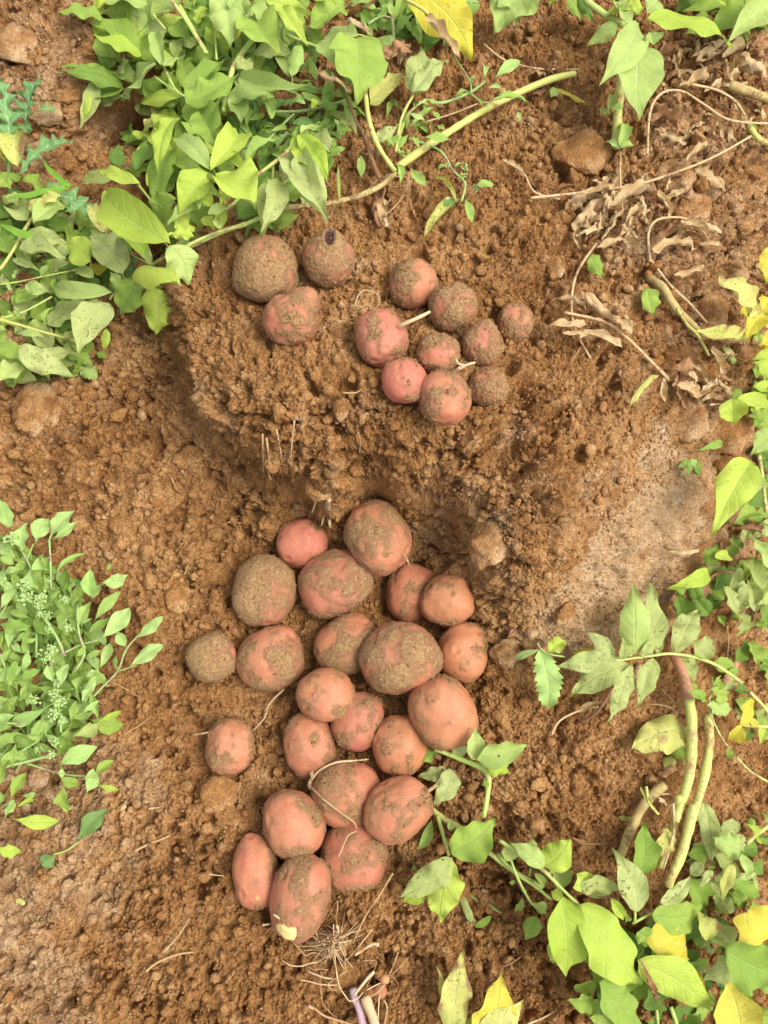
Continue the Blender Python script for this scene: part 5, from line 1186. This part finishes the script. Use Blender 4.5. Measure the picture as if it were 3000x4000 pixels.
fh.leaves('''65 380 0 195 70 q 3;180 425 245 290 90 q 3;120 470 130 315 80 q 3;85 500 0 415 60 q 3;75 530 0 490 45 k 3;110 550 25 565 35 q 3;250 400 378 252 90 q 3;268 400 392 308 50 q 3;195 660 150 545 65 q 3;225 560 190 495 70 q 3
275 580 432 470 34 k 3;360 640 440 612 34 a 2;460 700 462 548 70 q 4;505 622 650 582 70 q 4;470 712 525 618 60 q 4;360 695 360 620 46 q 4;475 820 615 662 60 k 3;365 810 240 650 50 k 4;508 912 662 748 90 q 4;440 880 560 800 45 k 3
690 905 832 788 62 q 3;660 1050 835 932 86 q 3;645 950 595 868 56 q 3;600 1065 588 985 30 q 3;500 1065 562 925 56 q 3;380 755 368 700 46 q 4;180 840 0 830 70 k 3;70 870 50 930 90 a 2;0 760 80 640 56 q 3;25 665 0 560 50 q 3;25 1130 90 1010 46 k 3;260 900 190 760 74 k 3
355 900 300 760 56 k 3;400 860 465 715 56 k 3;220 1060 100 1105 50 k 3;270 1125 240 1035 52 q 4;320 1155 350 1030 58 q 4;190 1150 280 1170 44 k 3;235 1250 50 1330 70 q 3;80 1290 0 1350 60 q 3;215 1300 160 1400 60 k 3;230 1400 280 1320 60 q 3
360 1340 390 1220 44 k 3;410 1290 508 1215 26 q 3;480 1340 622 1268 34 b 3;450 1310 630 1345 95 g 2;370 1400 505 1345 80 p 4;330 1240 350 1165 44 k 3;420 1240 475 1150 48 q 3;390 1180 430 1095 60 k 3;295 1545 494 1452 90 q 4;285 1505 368 1440 70 g 3
120 1400 230 1385 55 k 2;60 1480 135 1520 54 k 2;10 1660 40 1525 74 g 3;50 1720 132 1585 60 g 3;300 1602 405 1650 58 g 3;320 1655 345 1785 86 g 3;290 1590 330 1590 45 q 3;420 1620 500 1600 50 q 3;440 1690 500 1600 66 q 3;470 1595 578 1520 60 g 2;490 1640 605 1672 28 b 3
110 1700 185 1688 32 q 1;20 1820 75 1722 50 q 2;60 1818 303 1832 74 b 2;75 1765 182 1720 28 b 2;-30 1960 108 1985 70 b 2;0 1750 40 1690 50 q 2;20 470 70 400 30 k 3;60 560 100 660 40 k 2;130 740 100 660 46 k 3;300 850 220 830 40 k 3;430 1000 520 960 30 k 3
100 1210 140 1140 30 k 3;190 900 130 920 30 k 3;260 740 310 640 36 k 4;240 980 180 1040 34 k 3;380 1000 440 940 30 k 3;340 1300 440 1280 34 k 3;540 560 560 520 20 k 2;260 1450 330 1400 36 k 3;160 1450 60 1400 44 k 2;350 1090 300 1040 40 k 3''', 'c')
FLM = stem_material('weed_flower', (.30, .44, .13), (.40, .53, .20), None, .8)
def flowers(pl, x, y, n, rpx, h):
    p = P(*pl.uv(x, y), h); sc = pl.k * mpp(p)
    VV, FF = [], []; b0 = 0; V, Fc = ICO[2]
    for i in range(n):
        o_ = pl.rg.randn(3) * rpx * .42 * sc; r = rpx * .20 * sc * pl.rg.uniform(.7, 1.3)
        VV.append(V * r * (1 + .25 * pl.rg.randn(len(V), 1)) + o_ + p - pl.o); FF.append(Fc + b0); b0 += len(V)
    link('flower_cluster', mesh_from('flower_cluster', np.concatenate(VV), np.concatenate(FF), FLM, False), pl.root)
for x, y, r in ((130, 635, 34), (125, 700, 38), (205, 700, 36), (200, 735, 22), (330, 705, 28), (350, 850, 26), (255, 960, 32), (240, 1000, 28), (290, 1130, 26), (275, 1185, 30), (292, 1225, 34), (270, 1290, 32), (318, 1315, 26), (170, 1210, 28), (280, 1430, 28), (263, 1495, 24), (190, 1465, 18), (460, 1080, 20), (50, 400, 34), (245, 785, 20), (315, 1225, 30), (205, 775, 20), (250, 860, 20), (240, 610, 16)):
    flowers(fh, x, y, 34, r, .068)
we.tile(R2); flowers(we, 350, 720, 24, 18, .04); flowers(we, 345, 760, 18, 14, .04); flowers(we, 270, 715, 14, 12, .035); flowers(we, 400, 815, 18, 18, .03)
fl = Plant('weed_leaf', 'dark grey-green fallen leaf with a long stalk on the soil below the large weed', 'leaf', R6, (270, 2000), 102)
fl.stem([(268, 2002), (340, 1980), (400, 1935)], 4, 'g', .006, .012, name='leaf_stalk', seg=6); fl.leaf(398, 1938, 548, 1770, 92, 'a', 0, 'c', hb=.012, ht=.025)
fl = Plant('weed_leaf', 'tiny dark fallen leaf near the grey clods at the lower left', 'leaf', R6, (210, 2010), 103); fl.leaf(208, 2010, 272, 2065, 48, 'a', 0, 'e', hb=.014, ht=.01)
fl = Plant('dry_leaf', 'curled yellow-brown leaf scrap among the lower left clods', 'dry leaf', T6, (120, 790), 104); fl.leaf(95, 775, 150, 805, 34, 'l', 0, 't', hb=.012, ht=.01)

# --- roots
rc = Plant('root_clump', 'tangled pale root clump of a pulled plant at the bottom centre', 'roots', T7, (920, 1650), 111)
rc.stem([(905, 1650), (945, 1760), (990, 1880), (1020, 2000)], 58, 'w', .03, .04, seg=14, name='stem'); rc.stem([(770, 1560), (800, 1680), (850, 1800), (890, 2000)], 44, 'v', .018, .03, seg=12, name='stolon')
for q, r, m, *hh_ in (([(1200, 310), (1060, 540), (900, 780), (830, 930), (770, 1060)], 13, 'o', .05, .035), ([(980, 910), (880, 1040), (780, 1160), (690, 1255)], 14, 'o', .04, .03), ([(1050, 1085), (990, 1070), (900, 1120), (790, 1190)], 26, 'w', .03, .025), ([(1000, 1370), (930, 1440), (850, 1540), (790, 1615)], 26, 'w', .035, .03), ([(595, 870), (612, 930), (600, 1040)], 22, 'w', .035, .03),
        ([(600, 600), (605, 700), (585, 780), (600, 870)], 8, 'o', .03, .03), ([(240, 1030), (120, 990), (0, 950)], 10, 'w', .025, .075), ([(510, 1190), (430, 1180), (330, 1165), (260, 1195), (180, 1110), (105, 1035)], 11, 'o', .025, .02), ([(500, 1185), (400, 1260), (300, 1280), (210, 1310), (90, 1300), (0, 1240)], 11, 'w', .02, .012),
        ([(560, 860), (565, 1060), (575, 1200), (590, 1350), (620, 1520), (680, 1620), (740, 1690), (830, 1650), (880, 1590)], 11, 'w', .035, .03), ([(560, 1450), (450, 1430), (340, 1390), (285, 1365)], 14, 'w', .025, .015), ([(600, 1515), (440, 1510), (310, 1480), (195, 1455)], 10, 'w', .025, .018), ([(500, 1350), (420, 1340), (350, 1350), (290, 1315)], 9, 'o', .02, .012),
        ([(715, 1355), (600, 1430), (500, 1510), (540, 1560), (600, 1580)], 9, 'o', .03, .02), ([(1260, 1160), (1200, 1320), (1150, 1430)], 10, 'o', .03, .025), ([(1370, 1215), (1280, 1320), (1170, 1420)], 7, 'o', .02, .025), ([(1160, 1460), (1050, 1500), (920, 1570)], 11, 'w', .028, .03), ([(1120, 1500), (1050, 1580), (970, 1640)], 14, 'o', .028, .03),
        ([(1055, 1620), (1045, 1800), (1035, 2000)], 11, 'w', .02), ([(1100, 1680), (1140, 1760), (1100, 2000)], 16, 'o', .015), ([(870, 1255), (1010, 1250), (1020, 1290), (980, 1400), (920, 1530)], 9, 'o', .02), ([(420, 1420), (430, 1620), (460, 1740), (560, 1840)], 7, 'o', .012), ([(350, 1760), (450, 1840), (560, 1880), (800, 1950)], 18, 'o', .01), ([(290, 1740), (350, 1770)], 30, 'o', .01),
        ([(500, 690), (460, 790), (440, 860)], 6, 'o', .025), ([(555, 700), (470, 810), (380, 870)], 6, 'o', .02), ([(205, 910), (250, 960), (330, 1000)], 8, 'w', .06, .035), ([(285, 930), (330, 980), (400, 1030)], 8, 'o', .04), ([(720, 620), (690, 690), (680, 830), (740, 900)], 5, 'n', .02), ([(740, 700), (720, 800), (780, 870)], 5, 'o', .02), ([(780, 740), (800, 800), (770, 860)], 5, 'o', .015),
        ([(1160, 1440), (1210, 1430), (1245, 1490)], 6, 'o', .02), ([(1010, 1080), (1020, 1180), (1025, 1260)], 5, 'n', .015), ([(880, 870), (950, 940)], 6, 'o', .02), ([(370, 920), (385, 1000)], 7, 'o', .045), ([(650, 880), (640, 940), (700, 1000)], 5, 'o', .035), ([(820, 625), (865, 690)], 4, 'n', .008)):
    rc.stem(q, r * .78, m, hh_[0], hh_[-1], name='root', seg=6, taper=.7)
rg_ = np.random.RandomState(5)
for i in range(120):     # hair roots radiating through the caked heart of the clump
    x0, y0 = 560 + rg_.randn() * 60, 1060 + rg_.randn() * 45; a_ = rg_.uniform(-.5, .5) + (math.pi + .2 if rg_.rand() < .5 else rg_.choice([-.6, -1.5, 1.4, 2.6])); L_ = rg_.uniform(90, 330)
    rc.stem([(x0, y0), (x0 + .5 * L_ * math.cos(a_), y0 + .5 * L_ * math.sin(a_) + rg_.uniform(-30, 40)), (x0 + L_ * math.cos(a_), y0 + L_ * math.sin(a_))], 6.5, 'o' if rg_.rand() < .3 else 't', .040 + .010 * rg_.randn(), .02, name='root', seg=5)
def soil_lump(pl, x, y, r, h, seed, flat=.6):
    p = P(*pl.uv(x, y), h); V, Fc = ICO[4]; rr = r * pl.k * mpp(p)
    r_ = 1 + .5 * (fbm3(V + seed, 3, seed, 1.8) - .5) * 2 + .2 * (fbm3(V + seed, 3, seed + 2, 6) - .5) * 2
    link('caked_soil', mesh_from('caked_soil', V * r_[:, None] * rr * np.array([1, .8, flat]) + p - pl.o, Fc, SOIL, True, {'dry': np.full(len(V), .05)}), pl.root)
soil_lump(rc, 540, 1110, 130, .018, 3); soil_lump(rc, 880, 1600, 110, .014, 4); soil_lump(rc, 680, 1400, 170, .004, 6)
for lab, x, y, r, h in (('tiny round tuber on a thread of the root clump', 1115, 1450, 54, .03), ('pinkish baby tuber half hidden below the tiny round one', 1060, 1580, 80, .012)):
    p = P(*rc.uv(x, y), h); V, Fc = ICO[4]; rr = r * rc.k * mpp(p)
    o = link('baby_tuber', mesh_from('baby_tuber', V * rr * (1 + .08 * (fbm3(V, 2, int(x), 1.5) - .5))[:, None], Fc, PSKIN, True, {'dirt': np.full(len(V), .38), 'pink': np.full(len(V), .1), 'peel': np.full(len(V), .0 if r > 60 else .25), 'rot': np.zeros(len(V))}), None, p)
    tag(o, lab, 'small potato')

def root_on(idx, name, pts, r, mat, hs, label=None):      # part of potato idx
    q = POTS[idx]; rg = np.random.RandomState(idx)
    P3 = [on_plane(x * S, y * S, q[10][2] + dz) - q[10] for (x, y), dz in zip(pts, hs)]
    o = link(name, tube_mesh(P3, [r * (1 - .3 * i / len(P3)) for i in range(len(P3))], SM[mat], rg, 7, name=name), POBJ[idx])
    return o
root_on(5, 'stolon', [(858, 706), (872, 700), (895, 690), (916, 680), (928, 674)], .0021, 'w', [.018, .026, .030, .030, .022])
root_on(10, 'stolon', [(978, 806), (990, 797), (1003, 790)], .0022, 'w', [.014, .022, .026])
root_on(10, 'rootlet', [(1003, 790), (990, 785), (984, 775)], .0013, 'w', [.026, .026, .024]); root_on(10, 'rootlet', [(1003, 790), (1015, 786), (1026, 783)], .0013, 'w', [.026, .026, .022])
root_on(17, 'rootlet', [(1018, 1278), (1014, 1262), (1012, 1240)], .0008, 't', [.006, .010, .012]); root_on(14, 'rootlet', [(884, 1222), (880, 1210), (872, 1196)], .0009, 't', [.012, .020, .022])
root_on(28, 'rootlet', [(470, 1577), (445, 1583), (416, 1588)], .0011, 't', [.012, .008, .0])
root_on(30, 'stolon', [(922, 1711), (933, 1703), (942, 1696)], .0022, 'o', [.008, .010, .012])
root_on(27, 'stolon', [(672, 1668), (675, 1680), (668, 1694), (673, 1704)], .0024, 't', [.018, .020, .022, .020])
root_on(29, 'rootlet', [(672, 1686), (690, 1664), (725, 1647), (768, 1643), (796, 1640)], .0011, 't', [.022, .034, .040, .034, .028]); root_on(29, 'rootlet', [(672, 1700), (700, 1728), (745, 1762), (766, 1778), (770, 1792)], .0011, 'o', [.02, .036, .036, .032, .026])
root_on(32, 'rootlet', [(770, 1795), (752, 1805), (740, 1830), (730, 1852)], .0010, 'o', [.032, .036, .036, .034])
root_on(34, 'rootlet', [(591, 1975), (612, 1988), (652, 1997)], .0011, 'w', [.022, .022, .0])
root_on(24, 'rootlet', [(734, 1533), (738, 1530), (742, 1524)], .0007, 't', [.02, .018, .016])
loose = [  # tile, path, px radius, material, label
(R4, [(565, 985), (500, 1050), (480, 1110), (430, 1165)], 4, 't', 'thin wavy root left of the small oval potato'),
(R3, [(695, 470), (710, 420), (745, 395), (800, 415), (808, 460), (770, 490)], 3, 't', 'curled hair root above the pink potato on the ridge'),
(R3, [(268, 1060), (268, 1130), (272, 1240)], 5, 'o', 'straight root hanging from the bank, leftmost of the long ones'),
(R3, [(285, 1080), (296, 1170), (295, 1240), (308, 1275)], 6, 'o', 'forked brown root hanging from the bank'),
(R3, [(332, 1040), (345, 1110), (358, 1170)], 4, 't', 'short straight root in the bank right of the forked one'),
(R3, [(415, 1000), (405, 1080), (400, 1160)], 4, 't', 'pale straw root in the bank, rightmost of the upper group'),
(R3, [(195, 1110), (170, 1150), (142, 1195)], 5, 't', 'short pale root with side hairs at the left end of the bank'),
(R3, [(110, 1100), (150, 1110), (135, 1140), (150, 1160)], 3, 't', 'spidery root hair at the left end of the bank'),
(R3, [(195, 1000), (170, 1050), (160, 1070)], 3, 'o', 'thin root hair high on the left of the bank'),
(R4, [(700, 130), (705, 160), (685, 225)], 6, 't', 'scaly straw root above the creased pink potato'),
(R4, [(750, 165), (740, 220), (725, 280)], 5, 't', 'straw root just right of the scaly one'),
(R4, [(757, 165), (758, 230), (762, 290)], 9, 't', 'flat grey straw hanging beside the topmost pit potato'),
(R4, [(655, 140), (690, 150), (715, 150)], 3, 'o', 'crooked hair root crossing the straw roots'),
(R4, [(770, 185), (800, 195), (830, 215)], 4, 'n', 'brown root behind the topmost pit potato'),
(T6, [(795, 490), (850, 460), (925, 430), (1000, 400)], 8, 'o', 'tan root lying in the loose soil at the lower left'),
(T6, [(860, 1200), (920, 1150), (1040, 1100), (1140, 1085)], 8, 'o', 'branching tan root in the soil at the bottom left'),
(T6, [(955, 1090), (1050, 990), (1120, 880)], 6, 'o', 'muddy root just above the branching tan one'),
(T6, [(1230, 625), (1280, 632), (1320, 635)], 4, 't', 'fine pale root left of the tall narrow potato'),
(T6, [(1170, 1470), (1215, 1475), (1225, 1508)], 6, 't', 'small forked root at the bottom edge'),
(T6, [(1060, 1350), (1100, 1370), (1120, 1410)], 4, 'o', 'short root near the bottom edge'),
(T6, [(880, 240), (940, 232)], 5, 't', 'tiny pale straw in the soil right of the fallen grey leaf'),
(R3, [(710, 1050), (720, 1100), (715, 1150)], 3, 'o', 'hair root in the bank face below the ridge'),
(R3, [(640, 870), (700, 870), (725, 850)], 4, 'o', 'short tan root below the pear-shaped potato'),
(T5, [(390, 450), (470, 490), (600, 490)], 9, 'n', 'brown twig above the bright green shoot at the lower right'),
(R5, [(1510, 1190), (1570, 1160), (1630, 1100)], 5, 'n', 'brown twig in the soil above the yellow leaves'),
(R4, [(135, 490), (150, 440)], 3, 'o', 'small root hair in the soil left of the pit'),
(R4, [(320, 265), (360, 270), (395, 263)], 3, 't', 'pale fine root in the soil below the bank'),
(R6, [(870, 85), (890, 130), (900, 150)], 4, 'o', 'root hair in the loose soil left of the bank'),
(R6, [(630, 1390), (700, 1350), (770, 1300)], 3, 'o', 'long hair root right of the large weed'),
(R6, [(560, 1120), (640, 1160), (720, 1210)], 3, 'o', 'faint hair root beside the weed tips'),
(R5, [(470, 1010), (505, 1005)], 6, 'w', 'white root tip at the foot of the lowest potato'),
(T5, [(100, 1659), (200, 1620), (290, 1570)], 7, 't', 'crooked pale root at the bottom edge right of the yellow leaves'),
]
for i, (tl, pth, r, m, lab) in enumerate(loose):
    q = Plant('loose_root', lab, 'root', tl, pth[0], 200 + i, 'loose roots in the soil')
    hb_ = .024 if (tl is R3 or (tl is R4 and pth[0][1] < 200)) else .010
    q.stem(pth, r * 1.1, m, hb_, hb_ - .002, name='root', seg=6, taper=.5)
bpy.context.view_layer.update()
